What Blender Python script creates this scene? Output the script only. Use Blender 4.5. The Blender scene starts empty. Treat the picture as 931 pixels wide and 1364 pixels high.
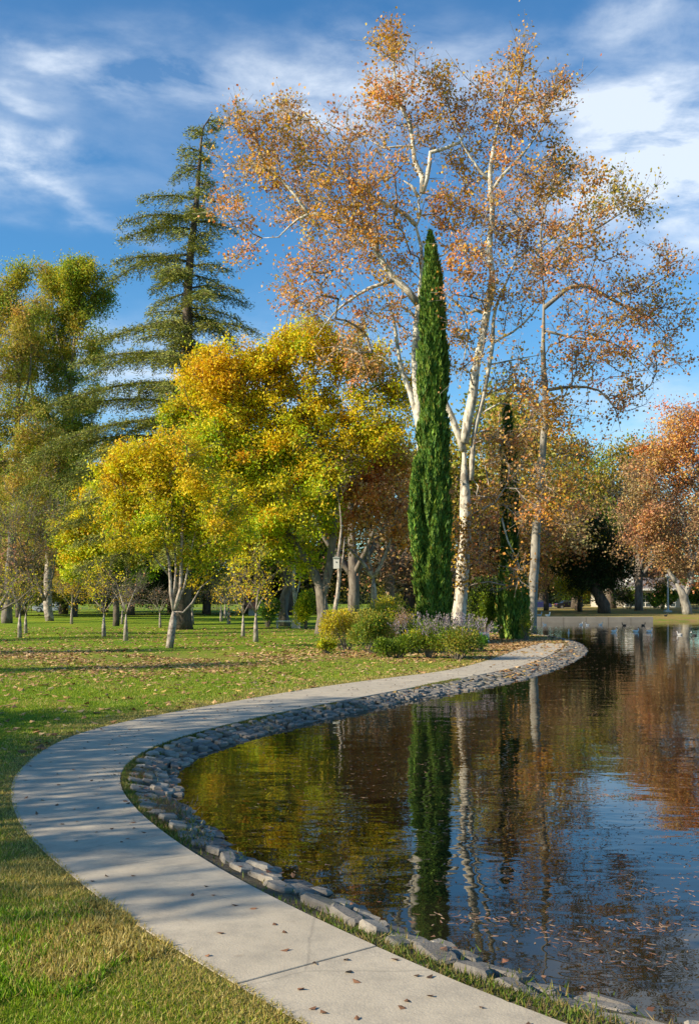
import bpy, math, random
import numpy as np
from math import radians, sin, cos, pi
C = bpy.context.scene
COL = C.collection
rng = np.random.default_rng(7)
random.seed(7)

# ------------------------------------------------------------------ camera
F, CX, HOR, CH, WZ = 1350.0, 465.5, 795.0, 2.1, -0.17     # focal length (px of the 931x1364 picture), centre, horizon row, eye height, water level
cam = bpy.data.cameras.new('camera'); camo = bpy.data.objects.new('camera', cam); COL.objects.link(camo)
camo.location = (0, 0, CH); camo.rotation_euler = (radians(90), 0, 0)
cam.sensor_fit = 'AUTO'; cam.sensor_width = 36; cam.lens = F / 1364 * 36
cam.shift_y = (HOR - 682) / 1364; cam.clip_start = 0.1; cam.clip_end = 9000
C.camera = camo
C.render.resolution_x, C.render.resolution_y = 698, 1024
C.view_settings.view_transform = 'Standard'; C.view_settings.look = 'None'
C.view_settings.exposure = 0.80; C.view_settings.gamma = 1; C.view_settings.use_curve_mapping = False

# ------------------------------------------------------------------ light
SUN_EL, SUN_AZ = radians(27), radians(-112)               # azimuth from +Y, clockwise seen from above
sd = np.array([sin(SUN_AZ) * cos(SUN_EL), cos(SUN_AZ) * cos(SUN_EL), sin(SUN_EL)])
sl = bpy.data.lights.new('sun', 'SUN'); so = bpy.data.objects.new('sun', sl); COL.objects.link(so)
sl.energy = 5.0; sl.angle = radians(0.5); sl.color = (1.0, 0.87, 0.66)
from mathutils import Vector
so.rotation_euler = Vector(sd).to_track_quat('Z', 'Y').to_euler(); so.location = (-30, -5, 30)

class NT:
    """small helper for node trees"""
    def __init__(s, tree): s.t = tree; s.t.nodes.clear()
    def n(s, typ, props=None, **ins):
        nd = s.t.nodes.new(typ)
        for k, v in (props or {}).items(): setattr(nd, k, v)
        for k, v in ins.items(): s.set(nd, k, v)
        return nd
    def set(s, nd, k, v):
        key = int(k[1:]) if k[0] == 'i' and k[1:].isdigit() else k.replace('_', ' ')
        sock = nd.inputs[key]
        if isinstance(v, bpy.types.NodeSocket): s.t.links.new(v, sock)
        elif isinstance(v, bpy.types.Node): s.t.links.new(v.outputs[0], sock)
        else: sock.default_value = v
    def math(s, op, a, b=None, c=None, clamp=False):
        nd = s.t.nodes.new('ShaderNodeMath'); nd.operation = op; nd.use_clamp = clamp
        for i, v in enumerate((a, b, c)):
            if v is not None: s.set(nd, 'i%d' % i, v)
        return nd.outputs[0]
    def mix(s, f, a, b, mode='MIX'):
        nd = s.t.nodes.new('ShaderNodeMix'); nd.data_type = 'RGBA'; nd.blend_type = mode
        s.set(nd, 'i0', f); s.set(nd, 'i6', a); s.set(nd, 'i7', b)
        return nd.outputs[2]
    def ramp(s, f, stops):
        nd = s.t.nodes.new('ShaderNodeValToRGB'); s.set(nd, 'i0', f); e = nd.color_ramp.elements
        while len(e) < len(stops): e.new(0.5)
        for k, (p, c) in enumerate(stops): e[k].position = p; e[k].color = c if len(c) == 4 else (*c, 1)
        return nd.outputs[0]
    def noise(s, vec, scale, detail=4, rough=.55, dist=0.0):
        nd = s.n('ShaderNodeTexNoise', Scale=scale, Detail=detail, Roughness=rough, Distortion=dist)
        if vec is not None: s.set(nd, 'Vector', vec)
        return nd.outputs[0]

def c3(*a): return (*a, 1.0)

W = bpy.data.worlds.new('World'); C.world = W; W.use_nodes = True
def world():
    T = NT(W.node_tree)
    sky = T.n('ShaderNodeTexSky', dict(sky_type='NISHITA', sun_disc=False, sun_elevation=SUN_EL, sun_rotation=SUN_AZ,
                                       air_density=1.0, dust_density=0.35, ozone_density=2.5, altitude=0))
    tc = T.n('ShaderNodeTexCoord'); sep = T.n('ShaderNodeSeparateXYZ', i0=tc.outputs['Generated'])
    x, y, z = sep.outputs
    az = T.math('ARCTAN2', x, y); el = T.math('ARCSINE', z)
    hs = T.n('ShaderNodeHueSaturation', Saturation=1.22, Value=1.0, Color=sky.outputs[0])
    sky_c = T.mix(1.0, hs.outputs[0], c3(0.70, 0.97, 1.04), 'MULTIPLY')
    # streaky cirrus: noise on the projected cloud plane, pulled out along one direction
    zz = T.math('ADD', T.math('MAXIMUM', z, 0.0), 0.12)
    cu = T.math('DIVIDE', x, zz); cv = T.math('DIVIDE', y, zz)
    comb = T.n('ShaderNodeCombineXYZ', i0=az, i1=el, i2=0.0)
    mp = T.n('ShaderNodeMapping', Vector=comb.outputs[0]); mp.inputs['Rotation'].default_value = (0, 0, radians(12)); mp.inputs['Scale'].default_value = (1.0, 2.6, 1)
    streak = T.noise(mp.outputs[0], 8.0, 9, .60, 0.25)
    soft = T.noise(mp.outputs[0], 5.0, 6, .55, 0.1)
    mp2 = T.n('ShaderNodeMapping', Vector=T.n('ShaderNodeCombineXYZ', i0=cu, i1=cv, i2=0.0).outputs[0]); mp2.inputs['Scale'].default_value = (.5, 1.2, 1)
    wide = T.ramp(T.noise(mp2.outputs[0], 1.1, 7, .6, 0.8), [(.46, (0, 0, 0)), (.80, (.55, .55, .55))])
    # cloud banks where the photograph has them (direction on the sky: azimuth, elevation in radians)
    wob = T.math('MULTIPLY', T.math('SUBTRACT', soft, .5), .13)
    total = None
    def bank(px, py, rx, ry, amp, tilt=0.0):
        nonlocal total
        a0 = math.atan((px - CX) / F); e0 = math.atan((HOR - py) / F * cos(a0))
        da = T.math('SUBTRACT', az, a0); de = T.math('ADD', T.math('SUBTRACT', el, e0), wob)
        ct, st = cos(tilt), sin(tilt)
        u = T.math('ADD', T.math('MULTIPLY', da, ct), T.math('MULTIPLY', de, st))
        v = T.math('SUBTRACT', T.math('MULTIPLY', de, ct), T.math('MULTIPLY', da, st))
        q = T.math('ADD', T.math('POWER', T.math('ABSOLUTE', T.math('DIVIDE', u, rx / F)), 2.0), T.math('POWER', T.math('ABSOLUTE', T.math('DIVIDE', v, ry / F)), 2.0))
        g = T.math('MULTIPLY', T.math('EXPONENT', T.math('MULTIPLY', q, -1.0)), amp)
        total = g if total is None else T.math('ADD', total, g)
    for b in [(900, 205, 150, 90, .92), (1080, 220, 220, 110, .9), (800, 165, 80, 50, .55), (330, 120, 230, 38, .66, -.02), (470, 130, 90, 40, .5),
              (10, 215, 75, 38, .95), (80, 185, 22, 16, .6), (75, 75, 75, 16, .55, .12), (150, 125, 50, 20, .35, -.3), (110, 275, 80, 12, .45, -.35), (300, 50, 260, 26, .16),
              (230, 500, 240, 60, .8), (880, 540, 140, 50, .5), (840, 20, 90, 30, .45), (180, 230, 110, 40, .15), (640, 90, 90, 50, .35), (25, 125, 50, 12, .4, -.1)]:
        bank(*b)
    tex = T.ramp(streak, [(.34, (0, 0, 0)), (.68, (1.4, 1.4, 1.4))])
    m = T.math('MULTIPLY', total, T.math('ADD', tex, .10))
    m = T.math('ADD', m, T.math('MULTIPLY', wide, .2))
    m = T.math('MINIMUM', m, 1.0)
    m = T.math('MULTIPLY', m, .80)
    col = T.mix(m, sky_c, c3(5.6, 6.1, 6.7))
    bg = T.n('ShaderNodeBackground', Color=col, Strength=0.10)
    T.n('ShaderNodeOutputWorld', Surface=bg.outputs[0])
world()

# ------------------------------------------------------------------ geometry helpers
def P(px, py, D): return np.array([(px - CX) / F * D, D, CH - (py - HOR) / F * D])
def Gd(py, z=0.0): return F * (CH - z) / (py - HOR)
def G(px, py, z=0.0):
    D = Gd(py, z); return np.array([(px - CX) / F * D, D, z])

def catmull(p, step):
    p = np.asarray(p, float)
    if len(p) < 3:
        n = max(2, int(np.linalg.norm(p[-1] - p[0]) / step) + 1); t = np.linspace(0, 1, n)[:, None]
        return p[0] * (1 - t) + p[-1] * t
    q = np.vstack([2 * p[0] - p[1], p, 2 * p[-1] - p[-2]]); out = []
    for i in range(1, len(q) - 2):
        a, b, c, d = q[i - 1:i + 3]; n = max(1, int(np.linalg.norm(c - b) / step)); t = np.linspace(0, 1, n, endpoint=False)[:, None]
        out.append(.5 * (2 * b + (c - a) * t + (2 * a - 5 * b + 4 * c - d) * t ** 2 + (3 * b - a - 3 * c + d) * t ** 3))
    out.append(p[-1:]); return np.vstack(out)

def resample(p, step=None, n=None):
    p = np.asarray(p, float); s = np.r_[0, np.cumsum(np.linalg.norm(np.diff(p, axis=0), axis=1))]
    if n is None: n = max(2, int(s[-1] / step) + 1)
    t = np.linspace(0, s[-1], n); return np.stack([np.interp(t, s, p[:, k]) for k in range(p.shape[1])], 1)

def smooth(p, it=6):
    p = p.copy()
    for _ in range(it): p[1:-1] = .25 * p[:-2] + .5 * p[1:-1] + .25 * p[2:]
    return p

def seg_dist(Q, poly, closed=False):
    """distance of points Q (n,2) to a polyline"""
    A = poly[:-1]; B = poly[1:]
    if closed: A = poly; B = np.roll(poly, -1, 0)
    best = np.full(len(Q), 1e18)
    for a, b in zip(A, B):
        d = b - a; l = max(d @ d, 1e-12); t = np.clip(((Q - a) @ d) / l, 0, 1)
        e = Q - a - t[:, None] * d; best = np.minimum(best, (e * e).sum(1))
    return np.sqrt(best)

def inside(Q, poly):
    r = np.zeros(len(Q), bool); n = len(poly)
    for i in range(n):
        a = poly[i]; b = poly[(i + 1) % n]
        c = (a[1] > Q[:, 1]) != (b[1] > Q[:, 1])
        if a[1] != b[1]: r ^= c & (Q[:, 0] < (b[0] - a[0]) * (Q[:, 1] - a[1]) / (b[1] - a[1]) + a[0])
    return r

def mesh_raw(name, V, loops, sizes, mats=(), col=None, smooth_f=False, attrs=None, fmat=None):
    me = bpy.data.meshes.new(name); V = np.asarray(V, np.float32)
    me.vertices.add(len(V)); me.vertices.foreach_set('co', V.ravel())
    loops = np.asarray(loops, np.int32).ravel(); sizes = np.asarray(sizes, np.int32)
    me.loops.add(len(loops)); me.loops.foreach_set('vertex_index', loops)
    me.polygons.add(len(sizes)); st = np.r_[0, np.cumsum(sizes)[:-1]].astype(np.int32)
    me.polygons.foreach_set('loop_start', st)
    if fmat is not None: me.polygons.foreach_set('material_index', np.asarray(fmat, np.int32))
    me.update(calc_edges=True)
    me.polygons.foreach_set('use_smooth', np.full(len(sizes), smooth_f))
    if col is not None:
        a = me.attributes.new('col', 'FLOAT_COLOR', 'FACE'); c = np.ones((len(sizes), 4), np.float32); c[:, :3] = col; a.data.foreach_set('color', c.ravel())
    for k, v in (attrs or {}).items():
        a = me.attributes.new(k, 'FLOAT', 'POINT'); a.data.foreach_set('value', np.asarray(v, np.float32))
    for m in mats: me.materials.append(m)
    return me

def link(name, me, parent=None, loc=None):
    o = bpy.data.objects.new(name, me); COL.objects.link(o)
    if parent: o.parent = parent
    if loc is not None: o.location = loc
    return o
def tag(o, label=None, cat=None, group=None, kind=None):
    for k, v in (('label', label), ('category', cat), ('group', group), ('kind', kind)):
        if v: o[k] = v
    return o
def thing(name, label, cat, loc, group=None, rz=0):
    o = link(name, None, None, loc); o.rotation_euler.z = rz; return tag(o, label, cat, group)
def copy_thing(r, loc, rz=0, sc=1.0, label=None, group=None):
    c = r.copy(); COL.objects.link(c); c.location = loc; c.rotation_euler.z = rz
    c.scale = sc if hasattr(sc, '__len__') else (sc, sc, sc)
    if label: c['label'] = label
    if group: c['group'] = group
    for ch in list(r.children):
        d = ch.copy(); COL.objects.link(d); d.parent = c
        for g in list(ch.children):
            e = g.copy(); COL.objects.link(e); e.parent = d
    return c

class MB:
    """collects boxes, tubes and loops into one mesh"""
    def __init__(s): s.v = []; s.f = []
    def add(s, V, Fs):
        o = len(s.v); s.v += [tuple(map(float, q)) for q in V]; s.f += [tuple(o + i for i in f) for f in Fs]; return s
    def box(s, c, d, rz=0, taper=1.0, bev=0.0):
        x, y, z = [k / 2 for k in d]; ca, sa = cos(rz), sin(rz); V = []
        b = bev; rings = [(-z, 1 - 0, b), (-z + b, 1, 0), (z - b, taper, 0), (z, taper, b)] if b else [(-z, 1, 0), (z, taper, 0)]
        for zz, t, ins in rings:
            for sx, sy in ((-1, -1), (1, -1), (1, 1), (-1, 1)):
                X = sx * (x * t - ins); Y = sy * (y * t - ins); V.append((c[0] + X * ca - Y * sa, c[1] + X * sa + Y * ca, c[2] + zz))
        k = len(rings); Fs = [(3, 2, 1, 0), tuple(4 * (k - 1) + i for i in range(4))]
        for r in range(k - 1):
            for i in range(4): j = (i + 1) % 4; Fs.append((4 * r + i, 4 * r + j, 4 * r + 4 + j, 4 * r + 4 + i))
        return s.add(V, Fs)
    def tube(s, pts, rad, n=8, cap=True, squash=1.0):
        pts = np.asarray(pts, float); m = len(pts); rad = np.broadcast_to(rad, (m,)) if np.ndim(rad) else np.full(m, rad)
        T = np.gradient(pts, axis=0) if m > 2 else np.repeat((pts[1] - pts[0])[None], m, 0)
        V = []; u = None
        for i in range(m):
            t = T[i] / (np.linalg.norm(T[i]) + 1e-9)
            if u is None: u = np.cross(t, (0, 0, 1) if abs(t[2]) < .9 else (1, 0, 0))
            u = u - t * (u @ t); u /= np.linalg.norm(u) + 1e-9; w = np.cross(t, u)
            for k in range(n):
                a = 2 * pi * k / n; V.append(pts[i] + rad[i] * (cos(a) * u + squash * sin(a) * w))
        Fs = [(i * n + k, i * n + (k + 1) % n, (i + 1) * n + (k + 1) % n, (i + 1) * n + k) for i in range(m - 1) for k in range(n)]
        if cap: Fs += [tuple(range(n - 1, -1, -1)), tuple((m - 1) * n + k for k in range(n))]
        return s.add(V, Fs)
    def ball(s, c, r, nu=12, nv=8, rz=0):
        c = np.asarray(c, float); r = np.broadcast_to(r, (3,)); V = []
        for j in range(nv + 1):
            th = pi * j / nv
            for i in range(nu):
                a = 2 * pi * i / nu; x, y = r[0] * sin(th) * cos(a), r[1] * sin(th) * sin(a)
                V.append(c + (x * cos(rz) - y * sin(rz), x * sin(rz) + y * cos(rz), r[2] * cos(th)))
        Fs = [(j * nu + i, (j + 1) * nu + i, (j + 1) * nu + (i + 1) % nu, j * nu + (i + 1) % nu) for j in range(nv) for i in range(nu)]
        return s.add(V, Fs)
    def poly(s, pts2, y0, y1, axis='y'):
        n = len(pts2)
        V = [(p[0], y0, p[1]) if axis == 'y' else (y0, p[0], p[1]) for p in pts2] + [(p[0], y1, p[1]) if axis == 'y' else (y1, p[0], p[1]) for p in pts2]
        return s.add(V, [tuple(range(n)), tuple(range(2 * n - 1, n - 1, -1))] + [(i, n + i, n + (i + 1) % n, (i + 1) % n) for i in range(n)])
    def build(s, name, mat, parent=None, loc=None, smooth_f=False):
        sizes = [len(f) for f in s.f]; lp = [i for f in s.f for i in f]
        me = mesh_raw(name, s.v, lp, sizes, [mat], smooth_f=smooth_f); me.validate(); 
        return link(name, me, parent, loc)

# ------------------------------------------------------------------ materials
def mat(name):
    m = bpy.data.materials.new(name); m.use_nodes = True; return m, NT(m.node_tree)
def out(T, sh): T.n('ShaderNodeOutputMaterial', Surface=sh)
def bsdf(T, **k): return T.n('ShaderNodeBsdfPrincipled', **k).outputs[0]
def plain(name, col, rough=.7, metal=0.0, noise=.25, nscale=6.0, bump=0.0):
    m, T = mat(name); tc = T.n('ShaderNodeTexCoord'); nz = T.noise(tc.outputs['Object'], nscale, 5)
    c = T.mix(T.math('MULTIPLY', nz, noise), c3(*col), c3(*[k * .45 for k in col]))
    b = T.n('ShaderNodeBsdfPrincipled', Base_Color=c, Roughness=rough, Metallic=metal)
    if bump: T.set(b, 'Normal', T.n('ShaderNodeBump', Strength=.6, Distance=bump, Height=T.noise(tc.outputs['Object'], nscale * 3, 5)).outputs[0])
    out(T, b.outputs[0]); return m
def leaf_mat(name, trans=.35, rough=.55, spec=.3):
    m, T = mat(name); a = T.n('ShaderNodeAttribute', dict(attribute_name='col')).outputs['Color']
    b = bsdf(T, Base_Color=a, Roughness=rough, Specular_IOR_Level=spec); t = T.n('ShaderNodeBsdfTranslucent', Color=T.mix(.25, a, c3(1, .9, .3), 'MULTIPLY'))
    mx = T.n('ShaderNodeMixShader', i0=trans, i1=b, i2=t.outputs[0]); out(T, mx.outputs[0]); return m
M = {}
M['leaf'] = leaf_mat('leaf', .42); M['needle'] = leaf_mat('needle', .15, .6, .2); M['blade'] = leaf_mat('grass_blade', .35, .5, .25); M['dry_leaf'] = leaf_mat('dry_leaf', .12, .7, .2)
def bark(name, c1, c2, c3_, scale, lo=.40, hi=.60, bumpd=.02, zs=.35):
    m, T = mat(name); tc = T.n('ShaderNodeTexCoord'); mp = T.n('ShaderNodeMapping', Vector=tc.outputs['Object']); mp.inputs['Scale'].default_value = (1, 1, zs)
    n1 = T.noise(mp.outputs[0], scale, 5, .6, .5); n2 = T.noise(mp.outputs[0], scale * 2.7, 4, .6)
    c = T.ramp(n1, [(lo, c1), ((lo + hi) / 2, c2), (hi, c3_)]); c = T.mix(T.math('MULTIPLY', n2, .5), c, c3(*[k * .5 for k in c2]))
    h = T.math('ADD', n1, n2)
    b = T.n('ShaderNodeBsdfPrincipled', Base_Color=c, Roughness=.85, Normal=T.n('ShaderNodeBump', Strength=.8, Distance=bumpd, Height=h).outputs[0]); out(T, b.outputs[0]); return m
M['syc'] = bark('sycamore_bark', (.76, .71, .61), (.60, .54, .44), (.22, .19, .15), 4.2, .40, .60, .02, .55)
M['syc_grey'] = bark('grey_sycamore_bark', (.38, .35, .30), (.27, .245, .21), (.13, .115, .10), 2.6, .40, .66, .015, .5)
M['bark'] = bark('brown_bark', (.16, .12, .09), (.10, .075, .055), (.045, .035, .028), 7, .35, .65, .03, .25)
M['bark_mid'] = bark('grey_brown_bark', (.26, .22, .18), (.17, .14, .11), (.08, .06, .05), 6, .35, .65, .02, .3)
M['bark_pale'] = bark('pale_bark', (.54, .47, .39), (.36, .30, .25), (.13, .10, .085), 5, .36, .60, .02, .8)
M['concrete'] = None

# ------------------------------------------------------------------ leaf clouds
def frames(n, r):
    v = r.normal(size=(n, 3)); v /= np.linalg.norm(v, axis=1)[:, None]
    w = r.normal(size=(n, 3)); u = np.cross(v, w); u /= np.linalg.norm(u, axis=1)[:, None] + 1e-9
    return v, u
def leaf_quads(c, size, r, aspect=.75, axis=None, side=None, fold=.25):
    """folded four-cornered leaves centred on c"""
    n = len(c); v, u = frames(n, r)
    if axis is not None: v = axis / (np.linalg.norm(axis, axis=1)[:, None] + 1e-9); u = np.cross(v, r.normal(size=(n, 3)) if side is None else side); u /= np.linalg.norm(u, axis=1)[:, None] + 1e-9
    w = np.cross(v, u); s = (size * r.uniform(.65, 1.25, n))[:, None] if np.ndim(size) == 0 else size[:, None]
    V = np.empty((n, 4, 3)); V[:, 0] = c - v * s * .5; V[:, 1] = c + u * s * .5 * aspect + w * s * fold * .4 - v * s * .05
    V[:, 2] = c + v * s * .5; V[:, 3] = c - u * s * .5 * aspect + w * s * fold * .4 - v * s * .05
    return V.reshape(-1, 3)
def quads_mesh(name, V, col, m):
    n = len(V) // 4; return mesh_raw(name, V, np.arange(4 * n), np.full(n, 4), [m], col=col)

PAL = dict(
 yellow=[(.84, .64, .015), (.78, .62, .02), (.84, .54, .012), (.62, .58, .02)],
 lime=[(.58, .58, .015), (.44, .52, .015), (.72, .60, .02), (.28, .37, .015)],
 ochre=[(.70, .56, .018), (.58, .50, .02), (.72, .50, .014), (.42, .42, .018), (.54, .53, .02)],
 orange=[(.85, .55, .014), (.82, .47, .012), (.85, .60, .015), (.64, .40, .012)],
 green=[(.13, .22, .02), (.19, .29, .02), (.09, .15, .015), (.27, .33, .02)],
 dark=[(.035, .065, .018), (.05, .085, .02), (.025, .045, .015)],
 syc=[(.82, .39, .12), (.72, .30, .08), (.84, .49, .23), (.52, .22, .07), (.80, .46, .09)],
 sycgold=[(.78, .44, .04), (.66, .34, .035), (.76, .40, .09), (.48, .24, .04)],
 sycdark=[(.60, .30, .10), (.68, .38, .13), (.46, .22, .08), (.72, .42, .15)],
 sycgreen=[(.46, .38, .05), (.38, .30, .05), (.60, .38, .07), (.28, .19, .05)],
 rust=[(.52, .33, .16), (.44, .27, .13), (.60, .40, .17), (.33, .20, .11)],
 olive=[(.28, .29, .04), (.35, .34, .04), (.19, .22, .035), (.42, .32, .04)],
 euc=[(.36, .42, .04), (.50, .48, .035), (.22, .29, .035), (.56, .46, .035)],
 eucdk=[(.17, .26, .045), (.24, .32, .045), (.32, .34, .04)],
 brown=[(.50, .38, .09), (.58, .44, .09), (.36, .31, .06), (.46, .46, .05)],
 cedar=[(.24, .28, .06), (.32, .33, .065), (.16, .20, .05), (.37, .35, .06)],
 cyp=[(.09, .18, .028), (.13, .23, .03), (.06, .13, .022), (.19, .27, .035)],
 cypold=[(.20, .16, .03), (.13, .16, .02)],
 mauve=[(.28, .22, .29), (.36, .29, .34), (.20, .18, .17), (.30, .26, .22)],
 pinkish=[(.40, .24, .20), (.32, .20, .17), (.46, .32, .22)],
 fresh=[(.08, .22, .02), (.12, .27, .02), (.06, .15, .02)],
)
def pick(pal, n, r, jit=.18):
    p = np.array(PAL[pal]); c = p[r.integers(0, len(p), n)]
    return c * r.uniform(1 - jit, 1 + jit, (n, 1)) * r.uniform(.93, 1.07, (n, 3))

# ------------------------------------------------------------------ trees
def grow(limbs, A, r, b=.3, rtip=.012, gam=2.35, hop=.7, bend=.35):
    """limbs: [(pts, r0, r1)]; A: attractor points. Greedy branch growth to every attractor."""
    cap = 200 + sum(len(l[0]) for l in limbs) * 6 + len(A) * 9
    N = np.zeros((cap, 3)); par = np.full(cap, -1); pl = np.zeros(cap); fix = np.zeros(cap); n = 0; dirs = np.zeros((cap, 3))
    tubes = []
    for pts, r0, r1 in limbs:
        pts = np.asarray(pts, float); q = catmull(pts, .5)
        if n: d = np.linalg.norm(N[:n] - q[0], axis=1); j = int(d.argmin())
        else: j = -1
        tq = np.linspace(0, 1, len(q)); rr = r0 + (r1 - r0) * tq; rr = rr * np.where(tq > .7, 1 - (tq - .7) / .3 * .75, 1); base = n
        for k, p in enumerate(q):
            N[n] = p; par[n] = j; pl[n] = (pl[j] + np.linalg.norm(p - N[j])) if j >= 0 else 0; fix[n] = rr[k]
            if j >= 0: dirs[n] = p - N[j]
            j = n; n += 1
        dirs[base] = q[min(1, len(q) - 1)] - q[0]
        tubes.append((q, rr))
    nl = n; NL = N[:nl].copy()
    if len(A): A = A[np.argsort([np.min(np.linalg.norm(NL - a, axis=1)) for a in A])]
    ends = []
    for a in A:
        d = np.linalg.norm(N[:n] - a, axis=1); cost = d + b * pl[:n]
        j = int(cost.argmin()); L = d[j]
        k = int(np.clip(round(L / hop), 1, 7)); dj = dirs[j] / (np.linalg.norm(dirs[j]) + 1e-9)
        ctl = N[j] + (a - N[j]) * .5 + dj * L * bend * .6 + r.normal(0, .06 * L, 3)
        pj = j; p0 = N[j].copy()
        for i in range(1, k + 1):
            t = i / k; p = (1 - t) ** 2 * p0 + 2 * t * (1 - t) * ctl + t * t * a
            if i < k: p = p + r.normal(0, .035 * L / k + .02, 3)
            N[n] = p; par[n] = pj; pl[n] = pl[pj] + np.linalg.norm(p - N[pj]); dirs[n] = p - N[pj]; pj = n; n += 1
        ends.append(pj)
    rad = np.zeros(n)
    for i in range(n - 1, -1, -1):
        rad[i] = max(rad[i], rtip ** gam)
        if par[i] >= 0 and not (fix[i] > 0): rad[par[i]] += rad[i]
    rad = rad ** (1 / gam)
    return N[:n], par[:n], rad, nl, np.array(ends, int), tubes, fix[:n]

def frusta(N, par, rad, idx, fix, sides=4):
    """tapered tubes for edges idx, vectorised"""
    a = N[par[idx]]; b = N[idx]; rb = rad[idx]; ra = np.where(par[idx] >= 0, np.minimum(rad[par[idx]], rb * 1.35), rb)
    t = b - a; L = np.linalg.norm(t, axis=1)[:, None] + 1e-9; t = t / L
    ref = np.where(np.abs(t[:, 2:3]) < .9, np.array([[0, 0, 1.]]), np.array([[1., 0, 0]])); u = np.cross(t, ref); u /= np.linalg.norm(u, axis=1)[:, None]; w = np.cross(t, u)
    n = len(idx); V = np.empty((n, 2 * sides, 3))
    for k in range(sides):
        an = 2 * pi * k / sides; o = cos(an) * u + sin(an) * w
        V[:, k] = a - t * 0.2 * ra[:, None] + o * ra[:, None]; V[:, sides + k] = b + o * rb[:, None]
    f = np.array([[k, (k + 1) % sides, sides + (k + 1) % sides, sides + k] for k in range(sides)])
    Fs = (np.arange(n)[:, None, None] * 2 * sides + f[None]).reshape(-1, 4)
    return V.reshape(-1, 3), Fs

def tree_geo(key, limbs, A, pals, seed, leaf=(14, .16, .35), barkm='bark', limb_bark=None, b=.3, rtip=.012, twig=3, twl=.45, gam=2.35, leafm='leaf', flat=.8, aspect=.75, bend=.35, sides=10, flare=1.0, hop=.7, along=.35, droop=0.0):
    """returns dict name->mesh of one tree in local metres"""
    r = np.random.default_rng(seed); order = np.argsort(r.random(len(A))) if len(A) else []
    A = np.asarray(A, float)
    N, par, rad, nl, ends, tubes, fix = grow(limbs, A, r, b, rtip, gam, hop, bend)
    mb = MB(); 
    for k, (q, rr) in enumerate(tubes):
        rr = rr.copy()
        if k == 0 and flare > 1:
            z = q[:, 2] - q[0, 2]; rr = rr * (1 + (flare - 1) * np.exp(-z / (rr[0] * 2.2)))
        qq = q + r.normal(0, 1, q.shape) * (rr[:, None] * .06) * (np.arange(len(q))[:, None] > 0)
        mb.tube(qq, rr * (1 + r.normal(0, .04, len(rr))), sides if rr[0] > .08 else 6)
    tm = mesh_raw(key + '_trunk', mb.v, [i for f in mb.f for i in f], [len(f) for f in mb.f], [M[limb_bark or barkm]], smooth_f=True)
    idx = np.arange(nl, len(N)); big = idx[rad[idx] > .05]; sm = idx[rad[idx] <= .05]
    V1, F1 = frusta(N, par, rad, big, fix, 6) if len(big) else (np.zeros((0, 3)), np.zeros((0, 4), int))
    V2, F2 = frusta(N, par, rad, sm, fix, 4)
    VV = [V1, V2]; FF = [F1, F2 + len(V1)]; off = len(V1) + len(V2)
    # fine twigs off every end
    m = len(ends)
    tips = np.zeros((0, 3)); tpal = np.zeros(0, int)
    nearest = None
    if twig and m:
        e = np.repeat(ends, twig); base = N[e] - (N[e] - N[par[e]]) * r.uniform(0, .9, (len(e), 1)); dr = r.normal(size=(len(e), 3)); dr /= np.linalg.norm(dr, axis=1)[:, None]
        dd = N[e] - N[par[e]]; dd /= np.linalg.norm(dd, axis=1)[:, None] + 1e-9
        dr = dr * .8 + dd * .7 + np.array([0, 0, .15 - droop]); dr /= np.linalg.norm(dr, axis=1)[:, None]
        L = twl * r.uniform(.5, 1.4, (len(e), 1)); tips = base + dr * L
        t2N = np.concatenate([base, tips]); t2p = np.r_[np.full(len(e), -1), np.arange(len(e))]; tr = np.r_[np.full(len(e), rtip * .8), np.full(len(e), rtip * .45)]
        V3, F3 = frusta(t2N, t2p, tr, np.arange(len(e), 2 * len(e)), np.zeros(2 * len(e)), 3)
        VV.append(V3); FF.append(F3 + off); off += len(V3)
    V = np.concatenate(VV); Fq = np.concatenate(FF)
    bm_ = mesh_raw(key + '_branches', V, Fq.ravel(), np.full(len(Fq), 4), [M[barkm]], smooth_f=True)
    # leaves
    per, size, sig = leaf; res = dict(trunk=tm, branches=bm_)
    if per and m:
        pe, pn = pals                                       # attractor palette index and list of palette names
        o2 = np.argsort([0]) 
        # palette of each end: nearest attractor (the end sits on its attractor)
        key_a = {tuple(np.round(a, 4)): p for a, p in zip(A, pe)}
        epal = np.array([key_a.get(tuple(np.round(N[j], 4)), 0) for j in ends])
        dens = r.gamma(1.3, 1 / 1.3, m); cnt = r.poisson(per * dens)
        ei = np.repeat(np.arange(m), cnt); n = len(ei)
        src = N[ends[ei]]
        if twig:
            pickt = r.integers(0, twig, n); tp = tips[ei * twig + pickt]; bs = N[ends[ei]]; tt = r.uniform(.2, 1.1, (n, 1)); src = bs * (1 - tt) + tp * tt
        al = r.random(n) < along; pj = par[ends[ei]]; tt = r.uniform(0, 1, (n, 1)); src = np.where(al[:, None], N[ends[ei]] * (1 - tt) + N[pj] * tt, src)
        c = src + r.normal(0, 1, (n, 3)) * np.array([sig, sig, sig * flat])
        ax = r.normal(size=(n, 3)) + np.array([0, 0, -.5])
        V = leaf_quads(c, size, r, aspect, ax)
        col = np.zeros((n, 3)); ep = epal[ei]
        for k, nm in enumerate(pn):
            s = ep == k; col[s] = pick(nm, int(s.sum()), r)
        # whole clusters differ a little in hue
        cl = r.uniform(.82, 1.18, (m, 3)) ; cl[:, 2] = 1; col *= cl[ei]
        res['crown'] = quads_mesh(key + '_crown', V, np.clip(col, 0, .85), M[leafm])
    return res

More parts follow.
